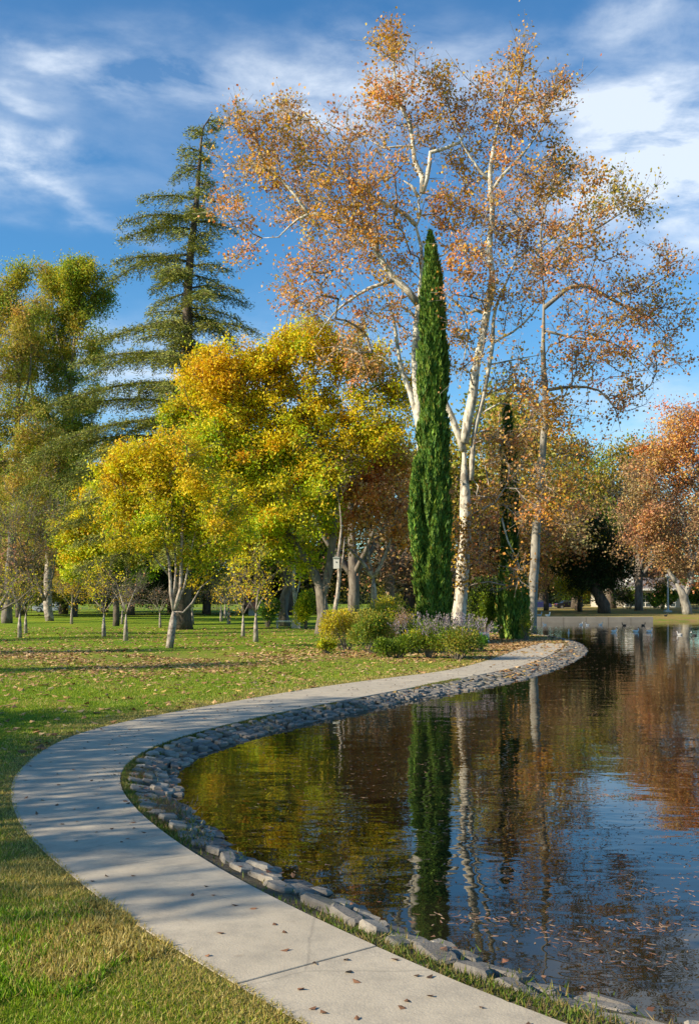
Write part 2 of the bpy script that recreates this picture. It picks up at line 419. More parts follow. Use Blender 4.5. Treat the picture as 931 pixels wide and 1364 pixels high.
def blob_points(blobs, D, base, r, spread=0.0, dens=1.0):
    """blobs in picture units at distance D -> points local to base. blob: px,py,rx,ry,n,pal[,dd,rdepth]"""
    names = []; A = []; pi_ = []; seedph = r.uniform(0, 6)
    for bl in blobs:
        px, py, rx, ry, n, pal = bl[:6]; dd = bl[6] if len(bl) > 6 else r.uniform(-spread, spread); rd = bl[7] if len(bl) > 7 else max(rx, ry) * .8 * D / F
        if pal not in names: names.append(pal)
        n = int(n * dens); v = r.normal(size=(n, 3)); v /= np.linalg.norm(v, axis=1)[:, None]; v *= r.random((n, 1)) ** (1 / 2.5) * r.uniform(.72, 1.32, (n, 1))
        c = P(px, py, D + dd) - base; s = np.array([rx * D / F, rd, ry * D / F]); p = c + v * s; am = .30 * min(s[0], s[2]); ph = seedph; q = p + am * np.stack([np.sin(p[:, 1] * 1.1 + p[:, 2] * 1.3 + ph), np.sin(p[:, 2] * 1.2 + p[:, 0] * .9 + ph * 2), np.sin(p[:, 0] * 1.3 + p[:, 1] * .8 + ph * 3)], 1) + am * .6 * np.stack([np.sin(p[:, 2] * 2.9 + ph), np.sin(p[:, 0] * 2.7), np.sin(p[:, 0] * 2.5 + p[:, 1] * 2.1 + ph)], 1); A.append(q); pi_ += [int(q_) for q_ in np.where(r.random(n) < .28, r.integers(0, len(names), n), names.index(pal))]
    return np.concatenate(A), (np.array(pi_), names)

def photo_tree(name, label, cat, base, limbs, blobs, seed, D=None, spread=0.0, group=None, dens=1.0, **kw):
    D = D or Gd(base[1]); b0 = P(base[0], base[1], D); b0[2] = ground_z(b0[0], b0[1]) - .05
    r = np.random.default_rng(seed)
    L = []
    for pts, r0, r1 in limbs:
        L.append((np.array([P(p[0], p[1], D + (p[2] if len(p) > 2 else 0)) - b0 for p in pts]), r0, r1))
    L[0][0][0][2] = 0.0
    A, pals = blob_points(blobs, D, b0, r, spread, dens)
    g = tree_geo(name, L, A, pals, seed, **kw)
    t = thing(name, label, cat, b0, group)
    for k in ('trunk', 'branches', 'crown'):
        if k in g: link(k, g[k], t)
    return t

# ------------------------------------------------------------------ shoreline, path
def gl(lst, z=0.0): return np.array([G(x, y, z)[:2] for x, y in lst])
outer = np.vstack([[(9, .1), (5, .8), (2.6, 1.9), (1.2, 3.1), (.35, 4.2)], gl([(405, 1364), (350, 1327), (280, 1290), (200, 1247), (125, 1190), (80, 1152), (30, 1107), (13, 1055), (20, 1030), (58, 998), (100, 978), (150, 964), (220, 950), (300, 936), (380, 922), (460, 910), (540, 900), (600, 892), (653, 878), (700, 862), (730, 854)])])
inner = np.vstack([[(9.5, 1.35), (6, 2.1), (4, 2.85), (2.8, 3.5), (1.8, 4.25)], gl([(753, 1364), (628, 1316), (498, 1260), (400, 1213), (325, 1175), (270, 1145), (210, 1102), (175, 1072), (157, 1040), (165, 1018), (190, 1000), (225, 985), (280, 970), (350, 953), (465, 931), (583, 909), (667, 893), (709, 882), (744, 866), (752, 857)])])
shore = np.vstack([[(30, 1.8), (20, 2), (10, 2.6), (6, 3.5), (4, 4.3), (2.6, 5.1)], gl([(841, 1359), (770, 1340), (711, 1319), (664, 1291), (587, 1255), (486, 1216), (390, 1175), (340, 1147), (290, 1118), (255, 1085), (238, 1063), (231, 1042), (236, 1023), (252, 1006), (282, 992), (320, 978), (360, 967), (430, 952), (541, 934), (639, 917), (709, 902), (757, 884), (775, 874), (780, 865), (771, 857), (752, 852), (722, 848)], WZ)])
outer = smooth(resample(catmull(outer, .3), .25), 14); inner = smooth(resample(catmull(inner, .3), .25), 14); shore_v = smooth(resample(catmull(shore, .3), .3), 10)
_w = seg_dist(shore_v, inner)
for _k in range(len(shore_v)):
    if _w[_k] < .55:
        _j = int(np.argmin(np.linalg.norm(inner - shore_v[_k], axis=1))); _t = inner[min(_j + 1, len(inner) - 1)] - inner[max(_j - 1, 0)]; _t /= np.linalg.norm(_t); _n = np.array([_t[1], -_t[0]])
        if inside((inner[_j] + _n * .2)[None], np.vstack([outer, inner[::-1]]))[0]: _n = -_n
        shore_v[_k] = inner[_j] + _n * .55
shore_v = smooth(resample(shore_v, .3), 5)
back = np.array([P(700, 844, 63)[:2], P(688, 838, 71)[:2], P(682, 834, 79)[:2], P(680, 832, 86)[:2], P(688, 831, 89.9)[:2], P(740, 831, 90)[:2]])
pond = np.vstack([shore_v, back, [P(870, 831, 90)[:2], P(931, 829.5, 93)[:2], (45, 96), (75, 92), (95, 60), (90, 20), (60, 3)]])
path_poly = np.vstack([outer, inner[::-1]])

def ground_h(Q, k=1):
    """height of the land at points (n,2); also distance outside the pond (negative inside)"""
    pond_ = pond[::k]; path_ = path_poly[::k]; s = seg_dist(Q, pond_, True); ins = inside(Q, pond_); s = np.where(ins, -s, s)
    far = np.clip((Q[:, 1] - 80) / 8, 0, 1)
    top = .22 * far + (.03 * np.sin(Q[:, 0] * .31 + 1) * np.sin(Q[:, 1] * .23)) * np.clip((s - 2) / 6, 0, 1)
    w = np.where(Q[:, 1] > 80, 3.0, .62)
    z = np.where(s < 0, WZ - .04 - np.minimum(.9, -s * .9), np.where(s < w, (WZ - .04) + (top - .022 - WZ + .04) * np.clip(s / w, 0, 1) ** .8, np.where((s < 1.4) & (far < .1), top - .022 + .017 * np.clip((s - w) / .8, 0, 1), top - .005)))
    dp = np.where(inside(Q, path_), -1, 1) * seg_dist(Q, path_, True)
    z = np.where((dp < -.03) & (s > .3), np.minimum(z, -.05), z)
    return z, s, dp
def ground_z(x, y): return float(ground_h(np.array([[x, y]], float))[0][0])

def build_ground():
    ang = np.unique(np.concatenate([np.arange(-30, 30, .2), np.arange(30, 180, 2.0), np.arange(-180, -30, 2.0), [180]]))
    ang = ang[:-1]; rad = [.4]
    while rad[-1] < 4500: rad.append(rad[-1] * (1.016 if 4 < rad[-1] < 130 else 1.06))
    rad = np.array(rad); a = np.radians(ang)
    X = np.outer(rad, np.sin(a)); Y = np.outer(rad, np.cos(a)); Q = np.stack([X.ravel(), Y.ravel()], 1)
    z, s, dp = np.zeros(len(Q)), np.full(len(Q), 99.), np.full(len(Q), 99.)
    near = np.hypot(Q[:, 0], Q[:, 1]) < 220; z[near], s[near], dp[near] = ground_h(Q[near]); z[~near] = .22
    z[~near] = np.where(Q[~near][:, 1] > 80, .22, 0)
    V = np.column_stack([Q, z]); na = len(a); nr = len(rad)
    i, j = np.meshgrid(np.arange(nr - 1), np.arange(na), indexing='ij'); j2 = (j + 1) % na
    Fq = np.stack([i * na + j, (i + 1) * na + j, (i + 1) * na + j2, i * na + j2], -1).reshape(-1, 4)[:, ::-1]
    V = np.vstack([V, [[0, 0, 0]]]); tri = [(k, (k + 1) % na, len(V) - 1) for k in range(na)]
    loops = np.r_[Fq.ravel(), np.array(tri).ravel()]; sizes = np.r_[np.full(len(Fq), 4), np.full(len(tri), 3)]
    soil = np.clip((.95 - s) / .25, 0, 1) * (Q[:, 1] < 62)
    dry = np.clip(1 - dp / 1.0, 0, 1)
    yy = Q[:, 1]; lit = np.clip(1 - np.abs(yy - 33.5) / 8, 0, 1) * .9
    bedz = np.exp(-(((Q[:, 0] - 7.2) / 4.2) ** 2 + ((yy - 44) / 11) ** 2)); lit = np.maximum(lit, np.clip(bedz * 1.6, 0, 1))
    far = ((yy > 86) * (Q[:, 0] > 5)).astype(float); lit = np.maximum(lit, far * 1.7)
    ap = lambda v: np.r_[v, 0]
    m, T = mat('lawn'); tc = T.n('ShaderNodeTexCoord'); o = tc.outputs['Object']
    at = lambda k: T.n('ShaderNodeAttribute', dict(attribute_name=k)).outputs['Fac']
    n1 = T.noise(o, .35, 5, .6); n2 = T.noise(o, 3.0, 6, .65); n3 = T.noise(o, 26, 4, .7); n4 = T.noise(o, 90, 3, .7)
    g = T.ramp(n1, [(.35, (.13, .25, .010)), (.55, (.24, .32, .014)), (.70, (.40, .36, .035))])
    g = T.mix(T.math('MULTIPLY', n3, .7), g, c3(.09, .15, .01)); g = T.mix(T.ramp(n4, [(.5, (0, 0, 0)), (.75, (.5, .5, .5))]), g, c3(.22, .22, .05))
    dryc = T.mix(n3, c3(.26, .19, .07), c3(.12, .10, .04))
    fd = T.math('MULTIPLY', at('dry'), T.ramp(n2, [(.35, (.35, .35, .35)), (.6, (1, 1, 1))])); g = T.mix(fd, g, dryc)
    lt = T.ramp(T.noise(o, 11, 5, .75), [(.40, (0, 0, 0)), (.56, (1, 1, 1))]); big = T.ramp(T.noise(o, .45, 4, .6), [(.30, (.15, .15, .15)), (.62, (1, 1, 1))])
    leafc = T.mix(T.noise(o, 40, 3, .7), c3(.46, .27, .12), c3(.22, .13, .06)); g = T.mix(T.math('MULTIPLY', T.math('MULTIPLY', at('litter'), lt), T.math('MULTIPLY', big, .95)), g, leafc)
    so_ = T.mix(T.ramp(n3, [(.35, (0, 0, 0)), (.65, (1, 1, 1))]), c3(.10, .08, .05), c3(.20, .165, .11)); so_ = T.mix(T.ramp(n2, [(.5, (0, 0, 0)), (.68, (.55, .55, .55))]), so_, c3(.08, .10, .02))
    g = T.mix(at('soil'), g, so_)
    b = T.n('ShaderNodeBsdfPrincipled', Base_Color=g, Roughness=.95, Specular_IOR_Level=.15, Normal=T.n('ShaderNodeBump', Strength=.9, Distance=.03, Height=T.math('ADD', n3, n4)).outputs[0]); out(T, b.outputs[0])
    me = mesh_raw('ground', V, loops, sizes, [m], smooth_f=True, attrs=dict(soil=ap(soil), dry=ap(dry), litter=ap(lit)))
    tag(link('ground', me), kind='structure')
build_ground()

def build_water():
    m, T = mat('pond_water'); tc = T.n('ShaderNodeTexCoord'); o = tc.outputs['Object']
    mp = T.n('ShaderNodeMapping', Vector=o); mp.inputs['Rotation'].default_value = (0, 0, radians(8)); mp.inputs['Scale'].default_value = (.75, 1.25, 1)
    h = T.math('ADD', T.math('ADD', T.math('MULTIPLY', T.noise(mp.outputs[0], 1.1, 0, .5, .3), .8), T.math('MULTIPLY', T.noise(mp.outputs[0], 3.4, 1, .45, .3), .42)), T.math('MULTIPLY', T.noise(mp.outputs[0], 10, 0, .5, .3), .05))
    calm = T.ramp(T.noise(o, .16, 3, .5), [(.35, (.45, .45, .45)), (.65, (1.15, 1.15, 1.15))]); h = T.math('MULTIPLY', h, calm)
    bp = T.n('ShaderNodeBump', Strength=1.0, Distance=.0082, Height=h)
    murk = T.mix(T.noise(o, .7, 3), c3(.008, .009, .005), c3(.014, .012, .006))
    b = T.n('ShaderNodeBsdfPrincipled', Base_Color=murk, Roughness=.015, IOR=1.42, Normal=bp.outputs[0], Specular_Tint=c3(1, 1, 1)); out(T, b.outputs[0])
    n = 24; xs = np.linspace(-12, 100, n); ys = np.linspace(0, 100, n); X, Y = np.meshgrid(xs, ys); V = np.stack([X.ravel(), Y.ravel(), np.full(n * n, WZ)], 1)
    i, j = np.meshgrid(np.arange(n - 1), np.arange(n - 1), indexing='ij'); Fq = np.stack([i * n + j, i * n + j + 1, (i + 1) * n + j + 1, (i + 1) * n + j], -1).reshape(-1, 4)
    tag(link('water', mesh_raw('water', V, Fq.ravel(), np.full(len(Fq), 4), [m])), kind='structure')
build_water()

def concrete_mat():
    m, T = mat('concrete'); g = T.n('ShaderNodeNewGeometry').outputs['Position']
    n1 = T.noise(g, 1.3, 6, .7); n2 = T.noise(g, 3.6, 7, .75); n3 = T.noise(g, 60, 3, .7)
    c = T.ramp(n1, [(.3, (.40, .34, .25)), (.7, (.53, .455, .34))]); c = T.mix(T.ramp(n2, [(.45, (0, 0, 0)), (.68, (.65, .65, .65))]), c, c3(.25, .22, .175))
    c = T.mix(T.math('MULTIPLY', n3, .35), c, c3(.24, .22, .19))
    vo = T.n('ShaderNodeTexVoronoi', Vector=g, Scale=1.9); spot = T.ramp(T.math('ADD', vo.outputs['Distance'], T.math('MULTIPLY', n2, .12)), [(.11, (.75, .75, .75)), (.16, (0, 0, 0))]); c = T.mix(T.math('MULTIPLY', spot, T.ramp(n2, [(.45, (0, 0, 0)), (.55, (1, 1, 1))])), c, c3(.20, .14, .09))
    w = T.n('ShaderNodeTexVoronoi', dict(feature='DISTANCE_TO_EDGE'), Scale=.34); T.set(w, 'Vector', T.mix(.12, g, T.n('ShaderNodeTexNoise', Vector=g, Scale=2.0, Detail=4).outputs[1])); crack = T.ramp(w.outputs['Distance'], [(0.0, (.3, .3, .3)), (.003, (0, 0, 0))]); c = T.mix(crack, c, c3(.10, .09, .075))
    b = T.n('ShaderNodeBsdfPrincipled', Base_Color=c, Roughness=.9, Normal=T.n('ShaderNodeBump', Strength=.5, Distance=.006, Height=T.math('ADD', n2, n3)).outputs[0]); out(T, b.outputs[0]); return m
M['concrete'] = concrete_mat()

def build_path():
    root = tag(link('path', None), kind='structure')
    s = np.r_[0, np.cumsum(np.linalg.norm(np.diff(inner, axis=0), axis=1))]
    cuts = []; t = .4
    while t < s[-1] - .5: cuts.append(t); t += 2.6
    cuts.append(s[-1])
    at = lambda u: np.array([np.interp(u, s, inner[:, 0]), np.interp(u, s, inner[:, 1])])
    so2 = np.r_[0, np.cumsum(np.linalg.norm(np.diff(outer, axis=0), axis=1))]
    # matching station on the outer edge, kept in order
    st = np.arange(0, s[-1] + .2, .2); raw = np.array([so2[np.argmin(np.linalg.norm(outer - at(u), axis=1))] for u in st]); raw = np.maximum.accumulate(raw)
    raw = np.convolve(np.pad(raw, 6, mode='edge'), np.ones(13) / 13, 'valid')
    oat = lambda u: (lambda v: np.array([np.interp(v, so2, outer[:, 0]), np.interp(v, so2, outer[:, 1])]))(np.interp(u, st, raw))
    for k in range(len(cuts) - 1):
        a, b = cuts[k] + .004, cuts[k + 1] - .004; us = np.linspace(a, b, 8); zt = -.004 + random.uniform(0, .006)
        I = [at(u) for u in us]; O = [oat(u) for u in us]
        ring = O + I[::-1]; n = len(ring); cen = np.mean(ring, axis=0); V = []; be = .004
        ins = [p + (cen - p) / np.linalg.norm(cen - p) * be for p in ring]
        V += [(p[0], p[1], zt) for p in ins]; V += [(p[0], p[1], zt - be) for p in ring]; V += [(p[0], p[1], -.11) for p in ring]
        Fs = [tuple(range(n))]
        for q in range(n): r2 = (q + 1) % n; Fs += [(q, n + q, n + r2, r2), (n + q, 2 * n + q, 2 * n + r2, n + r2)]
        # top face as strip of quads
        Fs[0:1] = [(i, i + 1, n - 2 - i, n - 1 - i) for i in range(len(us) - 1)]
        mb = MB(); mb.add(V, Fs); mb.build('concrete_slab', M['concrete'], root)
build_path()

# ------------------------------------------------------------------ stone edging of the pond
def stone_mat():
    m, T = mat('edging_stone'); oi = T.n('ShaderNodeObjectInfo').outputs['Random']; tc = T.n('ShaderNodeTexCoord').outputs['Object']; g = T.n('ShaderNodeNewGeometry').outputs['Position']
    c = T.ramp(oi, [(0, (.15, .135, .115)), (.35, (.22, .20, .17)), (.75, (.30, .265, .215)), (1, (.44, .39, .31))])
    n = T.noise(g, 9, 6, .7); n2 = T.noise(g, 45, 4, .7); c = T.mix(T.ramp(n, [(.4, (0, 0, 0)), (.7, (.6, .6, .6))]), c, c3(.11, .10, .09)); c = T.mix(T.math('MULTIPLY', n2, .4), c, c3(.10, .09, .08))
    c = T.mix(T.ramp(T.noise(g, 2.2, 4), [(.58, (0, 0, 0)), (.7, (.45, .45, .45))]), c, c3(.09, .11, .04))
    b = T.n('ShaderNodeBsdfPrincipled', Base_Color=c, Roughness=.85, Normal=T.n('ShaderNodeBump', Strength=.8, Distance=.012, Height=T.math('ADD', n, n2)).outputs[0]); out(T, b.outputs[0]); return m
M['stone'] = stone_mat()
def stone_geo(r, l=1, w=1, h=1):
    n = 7; a = np.sort(2 * pi * (np.arange(n) + r.uniform(-.28, .28, n)) / n); e = 4.0
    x = np.sign(np.cos(a)) * np.abs(np.cos(a)) ** (2 / e) * .5 * r.uniform(.86, 1.04, n); y = np.sign(np.sin(a)) * np.abs(np.sin(a)) ** (2 / e) * .5 * r.uniform(.86, 1.04, n)
    V = []; zt = .5 + r.uniform(-.09, .09, n)
    for sc, z in ((.84, zt), (1.0, zt - .22), (.96, np.full(n, -.5))):
        for i in range(n): V.append((x[i] * sc * l, y[i] * sc * w, z[i] * h))
    Fs = [tuple(range(n))]
    for k in range(2):
        for i in range(n): j = (i + 1) % n; Fs.append((k * n + i, (k + 1) * n + i, (k + 1) * n + j, k * n + j))
    return V, Fs
def build_stones():
    r = np.random.default_rng(11)
    root = tag(link('stone_edging', None), 'curved grey flagstone edging laid in rows along the pond shore beside the path', 'stone edging')
    variants = []
    for k in range(16):
        V, Fs = stone_geo(r); Fs2 = [f for f in Fs]; variants.append(mesh_raw('stone', V, [i for f in Fs2 for i in f], [len(f) for f in Fs2], [M['stone']]))
    s = np.r_[0, np.cumsum(np.linalg.norm(np.diff(shore_v, axis=0), axis=1))]
    tang = np.gradient(shore_v, axis=0); tang /= np.linalg.norm(tang, axis=1)[:, None]
    nor = np.stack([-tang[:, 1], tang[:, 0]], 1)
    test = shore_v + nor * .3; nor = np.where(inside(test, pond)[:, None], -nor, nor)
    items = []
    wid = seg_dist(shore_v, inner)
    NR = 5
    for ri in range(NR):
        u = r.uniform(0, .3)
        while u < s[-1]:
            k = min(int(np.searchsorted(s, u)), len(s) - 1); p = shore_v[k]; wd = min(wid[k], 1.3) if p[1] < 43 else .8
            L = r.uniform(.14, .34) if p[1] > 8.5 else r.uniform(.16, .46); gap = .10 + .11 * float(np.clip((10.5 - p[1]) / 2, 0, 1)); pitch = (wd - gap) / NR
            if (p[1] > 5.0 or p[0] < 6) and r.random() > .03:
                f = (ri + .35) / NR; c = p + nor[k] * ((ri + .35) * pitch + r.normal(0, .02)); z = WZ + .0 + (.005 - WZ) * f ** .8 + r.normal(0, .014)
                items.append((c, z - .032 - .022 * (p[1] < 9.5), L * .98, max(pitch, .10) * r.uniform(1.1, 1.9), r.uniform(.05, .085), math.atan2(tang[k][1], tang[k][0]) + r.normal(0, .22), nor[k]))
            u += L + .006
    items = [i for i in items if np.hypot(*i[0]) > 4.2]
    # keep stones off the slabs
    Q = np.array([i[0] for i in items]); dp = seg_dist(Q, inner); ins = inside(Q, path_poly); items = [it for it, d, q in zip(items, dp, ins) if d > it[3] * .5 + .02 and not q]
    items.sort(key=lambda i: np.hypot(*i[0]))
    rest = MB()
    from mathutils import Matrix, Euler
    for k, (c, z, L, w, h, ang, n2) in enumerate(items):
        # tilt toward the water (about the stone's long axis)
        side = np.array([-sin(ang), cos(ang)]); sg = 1 if side @ n2 > 0 else -1
        Mx = Matrix.Translation((c[0], c[1], z)) @ Matrix.Rotation(ang, 4, 'Z') @ Matrix.Rotation(sg * r.normal(.16, .08), 4, 'X') @ Matrix.Rotation(r.normal(0, .05), 4, 'Y') @ Matrix.Diagonal((L, w, h, 1))
        if k < 298:
            o = link('stone', variants[r.integers(16)], root); o.matrix_world = Mx
        else:
            V, Fs = stone_geo(r); V = [tuple(Mx @ Vector(v)) for v in V]; rest.add(V, Fs)
    if rest.v: rest.build('stone_rest', M['stone'], root)['kind'] = 'stuff'
    return items
stones = build_stones()

# trees outside the left of the frame: x, distance, height, width factor, label
SHADE = [(-15, 8.8, 13, .54, 'leafy tree outside the left edge, beside the sharpest bend of the path'), (-21, 10.6, 14, .62, 'leafy tree outside the left edge, between the bend and the open lawn'),
         (-13, 5.6, 12, .46, 'leafy tree outside the left edge, beside the near path'), (-16, 1.9, 12, .30, 'slender leafy tree outside the left edge, nearest the camera'),
         (-21, 24.5, 11, .36, 'slender leafy tree outside the left edge, level with the front of the open lawn'), (-24, 33.5, 11, .34, 'slender leafy tree outside the left edge, level with the nearest young tree'), (-29, 45, 12, .40, 'leafy tree outside the left edge, level with the concrete bench')]

# ------------------------------------------------------------------ the big trees
def sub(*a): return a
syc_kw = dict(leaf=(21, .145, .24), b=.22, rtip=.015, twig=5, twl=.75, aspect=.9, hop=.8)
photo_tree('sycamore_tree', 'tallest white-limbed sycamore with orange leaves, trunk hidden behind the tall cypress', 'tree', (573, 852), [
    ([(573, 852), (570, 700), (560, 580), (553, 480), (556, 425), (561, 370), (561, 330), (554, 302), (560, 287), (557, 268), (562, 257)],   .33, .13),
    ([(562, 257), (568, 238), (572, 217), (573, 203), (588, 199), (612, 190), (625, 160)], .14, .04),
    ([(562, 257), (563, 237), (552, 214), (550, 190), (546, 165), (531, 135), (525, 95), (522, 45)], .14, .025),
    ([(550, 195), (530, 195), (511, 197), (490, 185)], .06, .03),
    ([(557, 262), (548, 248), (535, 239)], .09, .05),
    ([(554, 300), (542, 288), (523, 275), (505, 268), (470, 240), (420, 220)], .12, .04),
    ([(557, 405), (542, 386), (526, 371), (511, 352), (486, 308), (453, 293), (411, 285), (384, 303), (371, 316), (349, 317)], .19, .05),
    ([(411, 285), (385, 250), (350, 215), (335, 165)], .09, .03),
    ([(526, 373), (492, 384), (466, 400), (444, 418), (420, 450)], .10, .03),
    ([(556, 424), (534, 408), (515, 408), (495, 425)], .07, .03),
    ([(560, 575), (546, 522), (534, 491), (528, 451), (524, 425), (510, 380)], .17, .05),
    ([(534, 491), (515, 478), (495, 470)], .06, .03),
    ([(560, 360), (572, 345), (590, 340), (610, 320)], .06, .03)], [
    (523, 55, 20, 35, 26, 'sycgold'), (520, 110, 42, 45, 40, 'syc'), (515, 155, 50, 40, 40, 'syc'), (572, 180, 30, 40, 18, 'sycgold'),
    (350, 165, 42, 38, 50, 'sycgold'), (310, 165, 24, 36, 16, 'syc'), (385, 145, 22, 26, 22, 'syc'), (320, 230, 50, 40, 42, 'sycgold'),
    (405, 215, 60, 45, 80, 'sycdark'), (462, 205, 48, 40, 65, 'sycdark'), (300, 280, 36, 46, 26, 'syc'), (320, 330, 30, 30, 10, 'syc'), (395, 275, 60, 30, 45, 'syc'),
    (470, 265, 55, 45, 85, 'sycgold'), (430, 350, 50, 42, 50, 'syc'), (395, 400, 38, 42, 36, 'syc'), (500, 330, 50, 50, 60, 'sycgold'),
    (470, 420, 55, 50, 55, 'syc'), (530, 285, 40, 50, 32, 'syc'), (590, 280, 30, 45, 26, 'sycgold'), (525, 220, 40, 40, 22, 'syc'), (535, 410, 35, 60, 22, 'syc'), (490, 490, 45, 30, 26, 'syc')],
    101, D=50, spread=4.0, limb_bark='syc', barkm='bark_pale', flare=1.3, **syc_kw)
photo_tree('sycamore_tree', 'white sycamore with a forked mottled trunk just right of the tall cypress', 'tree', (608, 857), [
    ([(608, 857), (613, 800), (617, 750), (620, 700), (619, 656), (618, 611), (617, 585)], .34, .27),
    ([(617, 590), (623, 556), (629, 530), (634, 488), (642, 451), (648, 417), (652, 396), (655, 365), (651, 334), (654, 300), (656, 275), (652, 238), (660, 180), (672, 120), (679, 60)], .26, .025),
    ([(617, 600), (606, 568), (600, 553), (588, 520), (578, 470, 1)], .19, .08),
    ([(627, 640), (630, 592), (634, 565), (642, 534), (649, 500), (656, 457), (657, 426), (665, 396), (685, 350), (700, 290)], .15, .035),
    ([(647, 418), (634, 413), (622, 418), (606, 402), (592, 392), (580, 370)], .10, .03),
    ([(646, 425), (632, 430), (623, 447), (620, 466), (612, 513)], .05, .02),
    ([(656, 457), (670, 449), (683, 442), (708, 420), (726, 392)], .07, .025),
    ([(651, 486), (680, 480), (729, 471)], .05, .02), ([(642, 550), (665, 537), (690, 540)], .06, .02),
    ([(652, 240), (640, 229), (615, 190), (600, 150)], .08, .025), ([(654, 255), (668, 235), (700, 200), (735, 150)], .09, .025),
    ([(618, 676), (634, 660), (637, 648), (628, 636)], .05, .03), ([(668, 690), (676, 720), (688, 745), (694, 765)], .05, .02)], [
    (598, 130, 38, 45, 42, 'sycgold'), (679, 75, 20, 35, 22, 'sycgold'), (655, 130, 45, 40, 52, 'syc'), (738, 125, 36, 26, 28, 'syc'), (700, 165, 55, 42, 60, 'sycgold'),
    (620, 215, 42, 42, 45, 'sycgold'), (690, 240, 52, 42, 60, 'syc'), (735, 215, 30, 30, 26, 'sycgold'), (625, 290, 42, 42, 40, 'syc'), (690, 310, 55, 40, 60, 'sycdark'), (615, 360, 40, 42, 36, 'syc'),
    (690, 380, 50, 40, 48, 'syc'), (640, 455, 45, 55, 30, 'syc'), (600, 470, 22, 60, 12, 'syc'), (690, 500, 40, 40, 30, 'syc'), (655, 610, 28, 36, 16, 'syc'), (685, 575, 36, 30, 30, 'syc'), (700, 650, 30, 45, 26, 'syc'),
    (625, 700, 18, 32, 14, 'sycgold', -1.2, .8), (634, 740, 22, 34, 20, 'sycgold', -1.2, .8), (614, 765, 14, 24, 9, 'sycgold', -1.0, .5), (690, 760, 20, 26, 14, 'sycgold', -1.5, .8), (660, 660, 34, 34, 24, 'sycgold', 0, 1.2)],
    102, D=49.5, spread=3.5, limb_bark='syc', barkm='bark_pale', flare=1.25, **syc_kw)
photo_tree('sycamore_tree', 'grey-trunked sycamore with wide spreading rusty crown leaning out over the pond', 'tree', (706, 840), [
    ([(706, 842), (711, 770), (714, 700), (719, 640), (724, 580), (726, 534), (723, 470), (724, 410), (722, 360)], .30, .13),
    ([(724, 410), (761, 382), (786, 383), (803, 392), (828, 406), (847, 413), (866, 424), (890, 450)], .15, .05),
    ([(723, 365), (735, 340), (755, 318), (791, 306), (825, 285), (850, 275)], .11, .03),
    ([(726, 520), (764, 515), (797, 520), (819, 545), (826, 575)], .11, .03), ([(724, 440), (765, 450), (810, 455), (850, 480), (880, 510)], .08, .02),
    ([(722, 360), (720, 310), (730, 260), (745, 225)], .10, .03), ([(724, 555), (710, 525), (695, 505)], .09, .03), ([(719, 625), (740, 610), (765, 605)], .07, .02)], [
    (755, 245, 45, 30, 36, 'sycgold'), (805, 262, 38, 26, 30, 'sycgreen'), (848, 275, 28, 26, 30, 'sycgreen'), (770, 305, 60, 35, 55, 'syc'), (745, 360, 55, 40, 60, 'sycdark'), (840, 375, 45, 30, 36, 'sycdark'),
    (885, 355, 28, 22, 16, 'sycdark'), (880, 415, 40, 32, 38, 'syc'), (800, 420, 60, 35, 52, 'sycdark'), (850, 470, 55, 40, 48, 'syc'), (770, 480, 55, 40, 44, 'syc'), (820, 530, 55, 32, 32, 'syc'), (900, 460, 22, 40, 10, 'sycdark'),
    (730, 545, 40, 30, 36, 'sycgold'), (760, 590, 40, 34, 36, 'sycgold'), (710, 600, 34, 34, 36, 'sycgold'), (740, 650, 42, 42, 48, 'sycgold'), (770, 665, 30, 36, 22, 'syc'), (715, 700, 24, 36, 22, 'sycgold')],
    103, D=60, spread=4.0, limb_bark='syc_grey', barkm='bark_mid', flare=1.2, **{**syc_kw, 'leaf': (19, .17, .32), 'rtip': .015})

# tall yellow trees of the middle
photo_tree('shade_tree', 'big golden-topped tree with leaning dark limbs left of the birdhouse pole', 'tree', (430, 846), [
    ([(430, 848), (430, 810), (428, 790), (420, 765), (400, 735), (378, 700), (360, 660), (340, 620)], .36, .10),
    ([(429, 795), (440, 750), (445, 690), (448, 640), (438, 612), (424, 570), (420, 537), (418, 490)], .26, .06),
    ([(430, 600), (410, 570), (380, 555), (340, 540), (300, 535)], .12, .04), ([(438, 612), (460, 570), (480, 530)], .12, .04), ([(400, 735), (392, 700), (395, 650), (385, 600)], .12, .04), ([(424, 570), (400, 530), (370, 500)], .1, .03)], [
    (300, 515, 58, 44, 120, 'yellow'), (290, 508, 42, 26, 44, 'orange'), (335, 478, 40, 24, 44, 'yellow'), (400, 455, 34, 20, 34, 'yellow'), (350, 600, 60, 60, 110, 'yellow'), (300, 590, 50, 45, 70, 'lime'), (370, 490, 50, 38, 95, 'yellow'), (425, 465, 50, 32, 80, 'yellow'), (480, 490, 48, 34, 70, 'yellow'), (320, 560, 62, 40, 110, 'yellow'), (395, 545, 55, 45, 95, 'ochre'), (265, 565, 40, 40, 80, 'lime'), (255, 610, 40, 40, 60, 'lime'), (440, 600, 50, 45, 60, 'ochre'),
    (460, 550, 55, 42, 75, 'yellow'), (520, 520, 34, 40, 45, 'ochre'), (300, 620, 50, 42, 60, 'lime'), (370, 620, 60, 45, 95, 'lime'), (340, 690, 45, 38, 60, 'lime'), (400, 690, 45, 50, 75, 'lime'), (425, 650, 30, 60, 42, 'lime'), (300, 690, 40, 40, 36, 'ochre'), (400, 745, 40, 25, 30, 'lime'), (330, 730, 40, 22, 24, 'ochre'), (515, 580, 34, 40, 30, 'ochre')],
    110, D=58, spread=1.5, dens=1.35, limb_bark='bark_mid', barkm='bark', leaf=(60, .18, .26), twig=4, twl=.4, rtip=.013, flare=1.4, aspect=.6)
